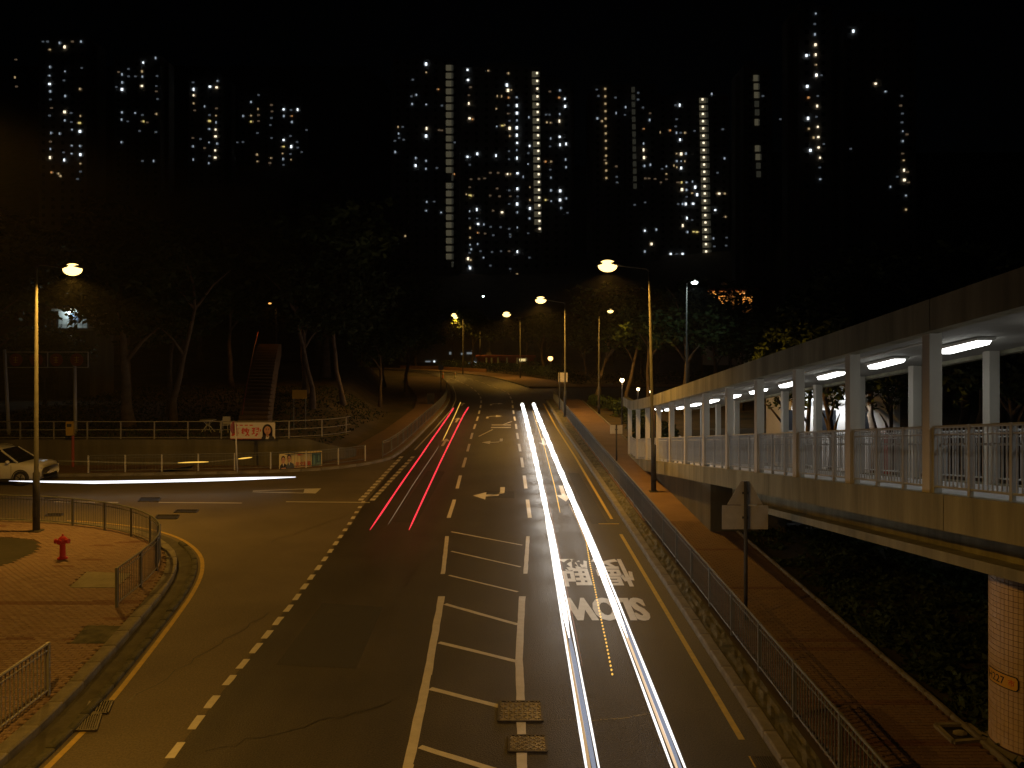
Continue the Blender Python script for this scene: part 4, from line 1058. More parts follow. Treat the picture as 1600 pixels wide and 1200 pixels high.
# ------------------------------------------------------------------ trees and shrubs
LEAFS = []
def crown_mesh(seed, n_clump, per, rx, rz, leaf, m):
    r = random.Random(seed); q = MB()
    lobes = [(r.uniform(-.55, .55)*rx, r.uniform(-.55, .55)*rx, r.uniform(-.5, .55)*rz, r.uniform(.38, .62)) for _ in range(9)]
    for _ in range(n_clump):
        L = r.choice(lobes)
        u = Vector((r.gauss(0, 1), r.gauss(0, 1), r.gauss(0, 1))).normalized()*(r.random()**.4)
        c = Vector((L[0]+u.x*rx*L[3], L[1]+u.y*rx*L[3], L[2]+u.z*rz*L[3]))
        for _ in range(per):
            p = c+Vector((r.gauss(0, .35), r.gauss(0, .35), r.gauss(0, .28)))*leaf*2.2
            a_ = Vector((r.gauss(0, 1), r.gauss(0, 1), r.gauss(0, .6))).normalized()*leaf*r.uniform(.6, 1.2)
            b_ = a_.cross(Vector((r.gauss(0, 1), r.gauss(0, 1), r.gauss(0, 1)))).normalized()*leaf*.45
            q.add([p-a_, p+b_, p+a_, p-b_], [(0, 1, 2, 3)])
    return q.mesh('crown', m)
CROWNS = [crown_mesh(11, 420, 9, 3.4, 2.7, .22, leaf_mats[0]), crown_mesh(12, 420, 9, 3.0, 3.2, .22, leaf_mats[0]), crown_mesh(13, 380, 9, 3.8, 2.4, .24, leaf_mats[1])]
SPARSE = crown_mesh(14, 130, 7, 2.6, 2.6, .20, leaf_mats[1])
def trunk_mesh(seed, H, r0, bend=.5, limbs=5, m=bark, fork=None):
    r = random.Random(seed); q = MB(); pts = []; x = y = 0
    for i in range(7):
        pts.append((x, y, H*i/6)); x += r.uniform(-1, 1)*bend*H/24; y += r.uniform(-1, 1)*bend*H/24
    q.tube(pts, [r0*(1.35 if i == 0 else 1)*(1-.11*i) for i in range(7)], 9)
    for k in range(limbs):
        i = r.choice((3, 4, 5, 6)); p = Vector(pts[min(i, 6)]); a_ = r.uniform(0, 2*PI); L = H*r.uniform(.22, .4)
        e = p+Vector((math.cos(a_)*L*.7, math.sin(a_)*L*.7, L*.75)); mid_ = (p+e)/2+Vector((0, 0, L*.08))
        q.tube([p, mid_, e], [r0*.42, r0*.28, r0*.1], 6)
    return q.mesh('trunk', m, True)
TR = [trunk_mesh(21, 6.0, .20), trunk_mesh(22, 6.5, .24, .9), trunk_mesh(23, 5.5, .18, .4, 6)]
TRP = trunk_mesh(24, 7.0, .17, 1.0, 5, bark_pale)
def ground_at(x, y):
    z = hill(x, y)
    if x < -9 and 43.5 < y < 170: z = max(z, terrace_z(x, y))
    return max(z, -.05)
def tree(label, x, y, H, ci, ti, group=None, tr=None, cr=None, name='leafy_tree', wide=1.0, z=None):
    z = ground_at(x, y) if z is None else z
    t = thing(name, label, 'tree', (x, y, z), group, R.uniform(0, 2*PI))
    s = H/10.0
    a_ = link('trunk', tr or TR[ti], t); a_.scale = (s, s, s)
    b_ = link('crown', cr or CROWNS[ci], t, (0, 0, 7.0*s), R.uniform(0, 2*PI)); b_.scale = (s*wide*1.05, s*wide*1.05, s)
    return t
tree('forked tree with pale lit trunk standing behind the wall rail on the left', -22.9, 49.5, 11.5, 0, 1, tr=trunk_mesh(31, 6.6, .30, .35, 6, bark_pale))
tree('bushy low tree beside the left footpath bank', -12.6, 79, 9, 0, 0)
tree('dark spreading tree over the left footpath where it bends away', -12.5, 98, 11, 2, 1, wide=1.2)
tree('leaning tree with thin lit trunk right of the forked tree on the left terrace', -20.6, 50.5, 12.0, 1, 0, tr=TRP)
tree('bushy tree hiding the foot of the small lit house, upper left', -34.4, 61, 6.4, 2, 2, wide=1.25)
tree('tall dark tree behind the small lit house, upper left', -40.0, 73, 15, 2, 2)
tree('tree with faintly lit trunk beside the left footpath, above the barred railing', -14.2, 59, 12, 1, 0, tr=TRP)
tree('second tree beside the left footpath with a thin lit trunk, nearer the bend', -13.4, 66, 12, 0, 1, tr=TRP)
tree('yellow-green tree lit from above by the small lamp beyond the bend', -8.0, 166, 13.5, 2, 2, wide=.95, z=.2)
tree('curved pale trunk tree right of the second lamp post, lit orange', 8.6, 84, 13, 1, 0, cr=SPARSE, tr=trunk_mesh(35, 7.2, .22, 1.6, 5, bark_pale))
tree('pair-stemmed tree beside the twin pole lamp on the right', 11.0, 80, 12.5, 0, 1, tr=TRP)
tree('dark stemmed tree between the twin pole lamp and the ramp roof', 12.6, 76, 12, 2, 0)
tree('leaning brown trunk tree behind the small path lamp, left of the ramp roof', 15.6, 74, 13, 1, 1, tr=trunk_mesh(37, 7.0, .26, 1.1, 5, bark))
tree('tree screening the orange glow high on the right', 25.2, 95, 14.5, 0, 2, cr=SPARSE, wide=1.3)
tree('lower dark tree below the orange glow, above the ramp roof', 21.6, 78, 10.2, 0, 0, wide=1.2)
tree('thin dark stemmed tree against the white building, seen left of the brightest ramp columns', 11.9, 36.5, 7.5, 1, 0, cr=SPARSE, wide=.9)
tree('slender leaning tree against the white building, between ramp columns', 13.6, 37.5, 8.5, 1, 1, cr=SPARSE, tr=TRP, wide=.9)
tree('tree seen between the ramp columns, in front of the bright white building', 12.9, 33.5, 8.0, 1, 1, cr=SPARSE)
tree('thin tree seen between the middle ramp columns, right of the white building', 15.2, 33, 8.0, 0, 2, cr=SPARSE)
tree('bushy tree seen between the nearest ramp columns', 16.6, 27.5, 8.5, 2, 0, wide=.9)
tree('tree overhanging the outer pavement of the bend, lit by the third lamp', 5.5, 150, 12, 2, 1, z=.2)
rr = random.Random(5)
gl = 'dark trees massed on the unlit left slope'
n = 0
for row, (y0, H0) in enumerate(((56, 12), (70, 15), (88, 18), (108, 21))):
    x0 = -y0*.64
    x1 = -13.0-row*.4
    k = 0
    x = x0
    while x < x1:
        yy = y0+rr.uniform(-4, 4)
        H = H0*rr.uniform(.85, 1.15)
        if not (abs(x/yy+.53) < .035 and yy < 75) and not (abs(x/yy+.30) < .035):
            tree('dark tree in the unlit mass on the left slope', x, yy, H, rr.randrange(3), rr.randrange(3), gl, wide=1.15)
        x += rr.uniform(5.0, 7.5)*(1+row*.12)
gr_ = 'dark trees massed behind the covered ramp'
for (x, y, H) in ((19, 48, 12), (24, 44, 13), (27, 55, 14), (31, 50, 14), (35, 62, 16), (17.5, 40, 10), (22, 36, 11), (33, 75, 17), (42, 80, 18), (39, 66, 16), (48, 90, 19), (21, 86, 12), (40, 105, 17), (17, 100, 9.5), (27, 118, 12)):
    tree('dark tree in the mass behind the covered ramp', x, y, H*.95, rr.randrange(3), rr.randrange(3), gr_, wide=1.15)
gf = 'dark trees closing the view beyond the bend'
for (x, y, H) in ((-32, 176, 15), (-22, 190, 13), (-14, 196, 13), (-5, 186, 12), (3, 178, 12), (10, 165, 13), (16, 150, 13), (22, 140, 13), (12, 135, 10), (-42, 190, 17), (-52, 180, 18), (8, 190, 13), (18, 175, 13), (28, 160, 15), (-30, 215, 15), (-12, 222, 14), (6, 215, 14), (24, 200, 15)):
    tree('dark tree closing the view beyond the bend', x, y, H, rr.randrange(3), rr.randrange(3), gf, wide=1.2)
# shrubs beside the right pavement beyond the ramp, and ground cover
shm = crown_mesh(41, 90, 8, .75, .5, .10, leaf_mats[1])
gs = 'low shrubs beside the far right pavement'
for k in range(26):
    y = 50+k*1.45; x = 8.2+rr.uniform(0, 2.4)
    o_ = thing('shrub', 'low green shrub in the row beside the far right pavement', 'shrub', (x, y, .05), gs, rr.uniform(0, 6))
    f_ = link('foliage', shm, o_, (0, 0, .45)); sca = rr.uniform(.8, 1.5); o_.scale = (sca, sca, sca)
    s_ = link('stems', MB().tube([(0, 0, 0), (.05, 0, .35), (.1, .06, .6)], [.03, .025, .01], 5).tube([(0, 0, .1), (-.12, .05, .5)], [.02, .01], 5).mesh('stems', bark), o_)
q = MB()
tufts = [(rr.uniform(7.9, 13.0), rr.uniform(9, 29), rr.uniform(.15, .5), rr.uniform(.05, .11)) for _ in range(520)]
for _ in range(30000):
    tx_, ty_, tr_, ls_ = rr.choice(tufts)
    x = tx_+rr.gauss(0, tr_*.5); y = ty_+rr.gauss(0, tr_*.5)
    if abs(x) > y*.66 or x < 7.8: continue
    z = .1+abs(rr.gauss(0, .13))*(tr_*3)*(1 if x > 8.3 else .4); p = Vector((x, y, z))
    a_ = Vector((rr.gauss(0, 1), rr.gauss(0, 1), rr.gauss(0, .5))).normalized()*ls_; b_ = a_.cross(Vector((rr.gauss(0, 1), rr.gauss(0, 1), 1))).normalized()*ls_*.5
    q.add([p-a_, p+b_, p+a_, p-b_], [(0, 1, 2, 3)])
g_ = q.build('ground_cover', leaf_mats[0], None, kind='stuff')
q = MB()
for _ in range(9000):
    y = rr.uniform(44.5, 75); x = rr.uniform(-34, -11)
    z = terrace_z(x, y)+abs(rr.gauss(0, .10)); p = Vector((x, y, z))
    a_ = Vector((rr.gauss(0, 1), rr.gauss(0, 1), abs(rr.gauss(0, 1)))).normalized()*.13; b_ = a_.cross(Vector((rr.gauss(0, 1), rr.gauss(0, 1), 1))).normalized()*.05
    q.add([p-a_, p+b_, p+a_, p-b_], [(0, 1, 2, 3)])
q.build('undergrowth', leaf_mats[0], None, kind='stuff')

# ------------------------------------------------------------------ small things on the left terrace
def stool_table(label, x, y, kind_):
    z = terrace_z(x, y)
    t = thing('plastic_table' if kind_ else 'plastic_chair', label, 'table' if kind_ else 'chair', (x, y, z))
    if kind_:
        MB().lathe([(.45, 0), (.45, .03)], (0, 0, .70), 18).build('tabletop', plastic_white, t, local=True)
        for a_ in range(4):
            th = PI/4+a_*PI/2; MB().tube([(.3*math.cos(th), .3*math.sin(th), .70), (.06*math.cos(th), .06*math.sin(th), .42), (.42*math.cos(th), .42*math.sin(th), 0)], .03, 6).build('leg', plastic_white, t, local=True)
    else:
        MB().box((0, 0, .43), (.44, .44, .03)).build('seat', plastic_white, t, local=True)
        MB().box((0, .21, .68), (.44, .03, .42)).build('backrest', plastic_white, t, local=True)
        for sx_ in (-1, 1):
            for sy_ in (-1, 1): MB().bar((sx_*.19, sy_*.19, .42), (sx_*.24, sy_*.23, 0), .04).build('leg', plastic_white, t, local=True)
            MB().tube([(sx_*.22, .2, .66), (sx_*.23, -.18, .64), (sx_*.22, -.2, .43)], .02, 6).build('armrest', plastic_white, t, local=True)
    return t
stool_table('white plastic table with splayed legs on the left terrace', xx(325, 47), 47, 1)
stool_table('white plastic chair beside the table on the left terrace', xx(352, 47), 47, 0)
# earth path climbing behind the first banner
q = MB(); P = [(xx(396, 48), 48, 1.45), (xx(400, 53), 53, 2.4), (xx(408, 60), 60, 4.2), (xx(414, 66), 66, 5.6), (xx(419, 70), 70, 6.3)]
st = thing('hillside_steps', 'concrete steps climbing into the trees behind the red lettered banner, lit orange', 'steps', (P[0][0], 48, 1.4))
ns = 26
for k in range(ns):
    t_ = k/ns; y = 48+22*t_; x = xx(396+26*t_, y); z = 1.4+4.9*t_
    MB().box((x, y, z-.4), (1.75, .86, 1.0)).build('step', mat('step_concrete', (.15, .10, .055), .9, (.20, .14, .085), 1.5), st)
q = MB().tube([(xx(388+22*t_/10, 48+2.2*t_)-.35, 48+2.2*t_, 2.35+.49*t_) for t_ in range(11)], .03, 6); q.build('handrail', redpaint_dull, st)
L = bpy.data.lights.new('step_light', 'SPOT'); L.energy = 180; L.color = (1, .40, .06); L.spot_size = 2.4; L.shadow_soft_size = .1
lt = thing('step_lamp', 'small orange lamp hidden among leaves at the top of the hillside steps', 'lamp', (xx(432, 69), 69, 6.2))
MB().tube([(0, 0, 0), (0, 0, 3.4), (-.5, 0, 3.5)], .045, 6).build('post', black_m, lt, local=True)
MB().ball((-.55, 0, 3.42), (.14, .1, .07), 10, 6).build('lens', emit('dim_orange', (1, .45, .1), 1.5), lt, True, local=True)
lo = bpy.data.objects.new('lamp_light', L); col.objects.link(lo); lo.parent = lt; lo.location = (-.55, 0, 3.3)
t = thing('notice_board', 'small yellow notice board on two legs among the trees behind the wall', 'sign', (xx(468, 49), 49, 1.4))
MB().box((xx(468, 49), 49, zz(616, 49)), (.85, .04, .52)).build('board', yellow_board, t)
for s in (-1, 1): MB().tube([(xx(468, 49)+s*.35, 49.03, 1.35), (xx(468, 49)+s*.35, 49.03, zz(612, 49))], .03, 6).build('leg', rail_grey, t)
for k, (px_, pe) in enumerate(((376, 50), (418, 56))):
    x = xx(px_, 44.4)
    MBq = MB().lathe([(.30, 0), (.26, .3), (.12, .62), (.03, .72)], (x, 44.4, 1.42), 8)
    t = thing('boulder', ('pale pointed rock behind the left end of the red lettered banner', 'pale pointed rock behind the middle of the red lettered banner')[k], 'rock', (x, 44.4, 1.42)); MBq.build('stone', kerbm, t, True)
# small lit house high on the left
h = thing('small_house', 'little white house with a bright lamp on its wall, upper left among the trees', 'house', (xx(112, 66), 66, 2.6))
hx, hd = xx(114, 66), 66
z0, z1 = 2.6, zz(486, 66)
zm = zz(516, 66)
MB().box((hx, hd+2, (zm+z1)/2), (2.3, 4, z1-zm)).build('wall', mat('house_wall', (.30, .32, .30), .9), h)
MB().box((hx, hd+2.2, (z0-1+zm)/2-.01), (2.5, 4, zm-z0+1)).build('plinth', wall_m, h)  # dark plinth added; its colour stands in for the unlit lower front
MB().box((hx, hd+2, z1+.09), (3.1, 4.6, .18)).build('roof', kerbm, h)
MB().box((hx+.15, hd-.03, zz(496, 66)), (.62, .06, .72)).build('window', mat('bluish_glass', (.10, .14, .2), .2), h)
for s in (-.31, 0, .31): MB().box((hx+.15+s, hd-.07, zz(496, 66)), (.045, .03, .78)).build('window_bar', black_m, h)
q = MB()
for z in (zz(500, 66), zz(508, 66)): q.tube([(hx-1.7, hd-.7, z), (hx+1.5, hd-.7, z)], .02, 5)
for i in range(9): q.tube([(hx-1.7+i*.4, hd-.7, zz(513, 66)), (hx-1.7+i*.4, hd-.7, zz(500, 66))], .014, 5)
q.build('balcony_rail', black_m, h)
MB().box((hx, hd-.4, zz(514, 66)), (3.4, .8, .12)).build('balcony', kerbm, h)
MB().ball((hx-.1, hd-.16, zz(486, 66)), (.22, .12, .14), 10, 6).build('wall_lamp', lens_white, h, True)
L = bpy.data.lights.new('house_light', 'POINT'); L.energy = 80; L.color = (.8, .95, 1.0); L.shadow_soft_size = .1
lo = bpy.data.objects.new('lamp_light', L); col.objects.link(lo); lo.parent = h; lo.location = (hx-.1-WORLD[h.name][0], hd-.5-66, zz(488, 66)-2.6)

# ------------------------------------------------------------------ beyond the ramp: lit white building
wb = thing('white_building', 'low white building lit white, seen through trees between the ramp columns', 'building', (15, 41, 0))
MB().box((16.5, 43, 2.2), (5.4, 4, 4.4)).build('wall', white_b, wb)
MB().box((16.5, 42.9, 4.48), (5.8, 4.6, .16)).build('roof', kerbm, wb)
for x in (13.9, 15.6, 17.4): MB().box((x, 40.97, 2.7), (.8, .06, 1.0)).build('window', tower_glass, wb); 
for x in (13.9, 15.6, 17.4): MB().box((x, 40.93, 2.16), (.9, .10, .07)).build('window_sill', kerbm, wb)
MB().box((18.5, 40.97, 1.05), (.9, .06, 2.1)).build('door', redpaint_dull, wb)
for x in (14.7, 16.6):
    MB().box((x, 40.88, 3.75), (.7, .16, .12)).build('wall_lamp', emit('wall_lamp_white', (.92, .98, 1), 6), wb)
    L = bpy.data.lights.new('wall_light', 'SPOT'); L.energy = 120; L.color = (.95, .98, 1.0); L.spot_size = 2.8; L.shadow_soft_size = .15
    lo = bpy.data.objects.new('lamp_light', L); col.objects.link(lo); lo.parent = wb; lo.location = (x-15, 40.0-41, 3.6)
# orange-lit pavilion wall behind the trees, high on the right
oh = thing('lit_pavilion', 'orange lit pavilion wall glimpsed through leaves high on the right', 'building', (26.5, 101, 4))
MB().box((26.5, 102, 7.9), (5.6, 2, 9.0)).build('wall', white_b, oh)
MB().box((26.5, 101.6, 12.6), (6.4, 4, .3)).build('roof', rust_roof, oh)
for x in (25.0, 28.2):
    L = bpy.data.lights.new('pavilion_light', 'SPOT'); L.energy = 190; L.color = (1, .36, .06); L.shadow_soft_size = .2; L.spot_size = 1.6; L.spot_blend = .6
    lo = bpy.data.objects.new('lamp_light', L); col.objects.link(lo); lo.parent = oh; lo.location = (x-26.5, -1.6, 7.4); lo.rotation_euler = (math.radians(90), 0, 0)
    MB().ball((x, 100.6, 12.1), (.1, .08, .08), 10, 6).build('wall_lamp', bulb_or, oh, True)

# ------------------------------------------------------------------ beyond the bend
bt = thing('pavilion_shelter', 'long red roofed shelter with pale posts beyond the bend', 'shelter', (xx(785, 172), 172, 0))
zr = zz(557, 172); zf_ = zz(571, 172)
MB().box((xx(790, 172), 173.5, zr), (12.5, 4, .45)).build('roof', rust_roof, bt)
for px_ in (760, 768, 778, 792, 808, 822): MB().box((xx(px_, 172), 172, (zr+zf_)/2-.2), (.35, .35, zr-zf_)).build('post', pale_paint, bt)
MB().box((xx(790, 172), 175, (zr+zf_)/2-.3), (12, .2, zr-zf_)).build('back_wall', redpaint_dull, bt)
MB().box((xx(816, 172), 171.6, zz(563, 172)), (1.3, .1, .7)).build('lit_panel', emit('panel_warm', (1, .75, .3), .8), bt)
MB().box((xx(764, 172), 171.8, zz(553, 172)), (1.0, .1, .6)).build('roof_sign', sign_back, bt)
MB().box((xx(790, 172), 173, zf_-.9), (14, 5, 1.5)).build('plinth', kerbm, bt)
def hedge(label, pts, wd, hh, seed):
    r = random.Random(seed); Q = resample([(x, y, 0) for x, y in pts], .5); q = MB(); core = MB()
    t = thing('hedge', label, 'hedge', (pts[0][0], pts[0][1], 0))
    for p in Q:
        for _ in range(46):
            c = Vector((p.x+r.gauss(0, wd*.36), p.y+r.gauss(0, wd*.36), .15+hh*(r.random()**.6)*(1+.25*math.sin(p.x*1.7+p.y))))
            a_ = Vector((r.gauss(0, 1), r.gauss(0, 1), r.gauss(0, .7))).normalized()*.17; b_ = a_.cross(Vector((r.gauss(0, 1), r.gauss(0, 1), 1))).normalized()*.08
            q.add([c-a_, c+b_, c+a_, c-b_], [(0, 1, 2, 3)])
    q.build('foliage', leaf_mats[0], t)
    for p in Q[::3]: core.tube([(p.x, p.y, 0), (p.x+.05, p.y, hh*.7)], [.05, .02], 5)
    core.build('stems', bark, t)
hedge('dark clipped hedge along the back of the outer bend pavement', [(58, 119.5), (10, 118.6), (7.4, 129), (2.6, 147), (-4.2, 161), (-15, 177)], 1.3, 1.5, 61)
hedge('dark hedge standing deeper behind the bend, before the red roofed shelter', [(10, 152), (2, 168), (-8, 169.5), (-16, 183)], 2.2, 1.5, 62)
t = thing('low_bend_wall', 'low orange lit parapet wall round the far left of the bend', 'wall', (-20, 176, 0))
P = [(-24, 178), (-17, 173.5), (-9.5, 163.5), (-5, 158)]
q = MB(); q.strip(P, P, 0) if False else None
for a_, b_ in zip(P, P[1:]): MB().prism([a_, b_, (b_[0]+.25, b_[1]+.2), (a_[0]+.25, a_[1]+.2)], .1, .75).build('wall_segment', mat('orange_wall', (.34, .18, .09), .85, (.4, .22, .12), 1), t)
for k, px_ in enumerate((692, 711)):
    x, y = G(px_, 591)
    t = thing('traffic_bollard', ('orange banded bollard in the bend, left of two', 'white and orange bollard in the bend, right of two')[k], 'bollard', (x, y, 0), 'bollards in the bend')
    MB().lathe([(.28, 0), (.26, .06), (.13, .1), (.11, 1.0), (.03, 1.06)], n=12).build('body', orange_plastic if k == 0 else plastic_white, t, True, local=True)
    MB().lathe([(.122, .62), (.118, .82)], n=12).build('band', plastic_white if k == 0 else orange_plastic, t, True, local=True)
x, y = G(678, 633)
t = thing('litter_bin', 'dark square litter bin on the left footpath beside the railing', 'litter bin', (x-.3, y, .12))
MB().box((0, 0, .5), (.62, .62, .95), top=(1.08, 1.08)).build('body', black_m, t, local=True); MB().box((0, 0, 1.02), (.74, .74, .07)).build('lid', plasticd, t, local=True)
MB().box((0, -.34, .80), (.4, .02, .14)).build('slot', rubber, t, local=True)
x, y = G(689, 614)
t = thing('direction_post', 'slim dark post with a small plate on the left footpath at the bend', 'sign post', (x, y, .1))
MB().tube([(0, 0, 0), (0, 0, 3.4)], .06, 8).build('post', black_m, t, local=True); MB().box((0, -.07, 3.0), (.6, .03, .6)).build('plate', sign_back, t, local=True)
far_w = emit('far_window_white', (.85, .95, 1), 1.3); far_d = emit('far_window_dim', (.6, .7, .75), .22)
cb = thing('distant_kiosk', 'low distant building with small lit openings left of the red roofed shelter', 'building', (xx(700, 200), 200, 3))
MB().box((xx(705, 200), 203, 5.2), (25, 4, 9)).build('wall', tower_m, cb)
for px_, py_, w_, h_, mm in ((742, 568, 3, 5, far_w), (748, 568, 3, 2.5, far_w), (753, 569, 3, 2.5, far_w), (757, 569, 3, 2, far_w), (678, 565, 2.5, 2.5, far_w), (668, 565, 8, 2, far_d), (733, 552, 8, 3, far_d), (722, 553, 4, 3, far_d), (703, 552, 3, 4, far_d), (734, 568, 4, 3, far_d)):
    MB().box((xx(px_, 200), 200.9, zz(py_, 200)), (w_*200/F, .2, h_*200/F)).build('window', mm, cb)

# ------------------------------------------------------------------ residential towers
WM = {'C': emit('window_cool_bright', (.82, .92, 1.0), 1.8), 'c': emit('window_cool', (.70, .85, 1.0), .45), 'd': emit('window_cool_dim', (.6, .72, .85), .10),
      'W': emit('window_warm_bright', (1.0, .84, .58), 1.7), 'w': emit('window_warm', (1.0, .72, .36), .42), 'e': emit('window_warm_dim', (1.0, .70, .42), .09),
      'o': emit('window_orange', (1.0, .45, .14), .5), 'y': emit('window_yellow', (1.0, .8, .25), .7), 'g': emit('landing_glow', (1.0, .88, .55), .060), 'h': emit('landing_glow_dim', (.95, .92, .66), .02)}
WMESH = {}
def wmesh(k, w_, h_):
    key = (k, w_, h_)
    if key not in WMESH: WMESH[key] = MB().box((0, 0, 0), (w_, .25, h_)).mesh('window', WM[k])
    return WMESH[key]
WS = {'C': (.64, .88), 'c': (.42, .66), 'd': (.38, .55), 'W': (.66, .84), 'w': (.46, .62), 'e': (.45, .55), 'o': (.5, .56), 'y': (.75, .6)}
def tower(label, d, px0, px1, top, wins, off, scale, stair=None, tilt=0.0, base=None):
    x0, x1 = xx(px0, d), xx(px1, d); cx_ = (x0+x1)/2
    zb = hill(cx_, d) if base is None else base
    zt = zz(top, d)
    t = thing('apartment_tower', label, 'tower block', (cx_, d, zb), 'residential towers on the hill')
    q = MB(); W = x1-x0
    q.box((cx_, d+7, (zb-8+zt)/2), (W, 13.6, zt-zb+8))
    q.box((cx_, d+7, (zb-8+zt)/2-1), (W+3, 5, zt-zb+6))
    q.box((cx_, d+8, zt+1.6), (W*.4, 5, 3.4))
    q.build('tower_wall', tower_m, t)
    fl = MB(); z = zb+3
    while z < zt-1:
        n = max(1, int(W/3.2))
        for i in range(n):
            fl.box((x0+(i+.5)*W/n, d+.19, z), (1.1, .06, 1.2))
        z += 2.8
    fl.build('unlit_windows', tower_glass, t, kind='stuff')
    o = WORLD[t.name]
    for a_, b_, k in wins:
        px_, py_ = off[0]+a_/scale, off[1]+b_/scale
        w_, h_ = WS[k]
        s = d/300.0
        j1 = R.choice((.75, 1.0, 1.2)); j2 = R.choice((.7, 1.0, 1.15))
        ob = link('window', wmesh(k, round(w_*s*j1, 2), round(h_*s*j2, 2)), t, (xx(px_, d)-o[0], -.06, zz(py_, d)-o[2]))
        if k in 'deoy' or R.random() < .3:
            link('window', wmesh('d' if k in 'Ccd' else 'e', round(.4*s, 2), round(h_*s*.9, 2)), t, (xx(px_, d)-o[0]+w_*s*R.choice((-1, 1)), -.06, zz(py_, d)-o[2]))
    if stair:
        for (px_, py0, py1, step, tiltpx, wpx, lampdx, lampk, panel) in stair:
            n = int(round((py1-py0)/step))
            for i in range(n+1):
                py_ = py0+i*step; pc = px_+tiltpx*(py_-py0)/max(1, (py1-py0))
                if panel:
                    pw, ph = wpx*d/F, step*.70*d/F
                    if R.random() < .97: link('stair_landing', wmesh(panel, round(pw, 2), round(ph, 2)), t, (xx(pc, d)-o[0], -.05, zz(py_, d)-o[2]))
                    link('stair_landing', wmesh('h', round(pw*.35, 2), round(ph, 2)), t, (xx(pc+wpx*.68, d)-o[0], -.04, zz(py_, d)-o[2]))
                if lampk:
                    link('landing_lamp', wmesh(lampk, round(.66*d/300, 2), round(.66*d/300, 2)), t, (xx(pc+lampdx, d)-o[0], -.24, zz(py_-step*.12, d)-o[2]))
    return t
def W_(s): 
    out = []
    for tok in s.split():
        a_, b_ = tok.split(','); k = b_[-1]; out.append((float(a_), float(b_[:-1]), k))
    return out
tower('leftmost tower, with two bright columns of windows and a lit top row', 288, 60, 135, 56,
      W_('250,248w 212,208d 240,208d 250,335c 248,378c 248,420C 252,457c 255,497d 255,540e 250,578d 255,665c 250,708e 252,745c 250,788W 298,215c 323,235W 325,357c 323,402d 326,480c 323,560W 324,602c 298,668c 321,762d 321,800C 293,868w 303,880w 365,208e 405,208c 412,340d 400,445w 402,580w 398,615y 400,657C 400,730c 402,773C 402,818w 400,858d 390,895d 358,565d 360,610d 360,648c 360,728c 358,768c 77,298e 75,387w 80,433e 258,862o'), (0, 0), 3.2)
tower('second tower from the left, with sparse scattered windows', 322, 178, 250, 86,
      W_('590,360e 585,435d 610,372c 611,412c 610,447C 610,562c 608,598c 607,711c 645,345d 645,382d 642,607d 680,382d 676,565c 716,313C 710,357w 712,383c 710,430W 710,575d 718,607y 740,612e 778,290c 788,380d 785,430d 785,457e 785,495d 783,570w 515,565d 517,455e 715,805d 768,805c 782,660d 695,655d'), (0, 0), 3.2)
tower('third tower from the left, with a bright warm column on its right', 335, 294, 350, 118,
      W_('968,412d 968,447C 968,477W 968,517w 970,552e 968,690e 966,732c 966,798c 1000,695d 1020,740e 1023,532c 1050,433C 1050,575d 1048,605y 1047,645c 1045,712c 1045,780d 1044,816c 1087,405c 1083,437W 1085,542e 1080,578w 1080,612c 1078,648W 1078,682W 1085,718c 1076,752W 1076,788W'), (0, 0), 3.2)
tower('fourth tower from the left, dim with cool windows on its right side', 362, 372, 472, 143,
      W_('1215,580c 1212,710d 1190,712d 1210,835d 1255,510c 1255,578w 1255,608y 1290,475d 1290,545w 1290,575e 1289,605e 1285,665d 1286,773w 1286,807w 1285,835e 1285,868e 1355,525e 1357,557e 1355,590d 1355,625d 1355,690d 1354,790w 1352,815e 1418,547C 1419,580c 1418,700C 1418,733y 1413,767w 1415,795c 1415,825d 1458,550d 1460,580o 1460,610c 1450,680d 1456,733C 1455,770d 1455,798w 1488,548C 1488,710d 1486,738d 1512,760d 1535,650d'), (0, 0), 3.2)
tower('central tower with a dim lit stair shaft and a cool window column at its left', 295, 614, 718, 92,
      W_('377,298d 375,402d 376,450c 403,393c 398,788c 398,835C 463,200C 464,252w 464,453c 466,603W 463,650C 463,805c 462,855c 467,1062c 465,1117c 540,358o 540,613e 557,615e 557,1128c 288,593w 320,593d 291,635c 291,662d 320,673d 272,680d 270,750c 565,460d 527,850d 333,1275w 212,1290d 510,1060d 285,1285d 645,690d 640,888o 243,1250d'), (550, 50), 4.0,
      stair=[(701, 106, 413, 12.28, 0.3, 8.5, -4.5, None, 'g')])
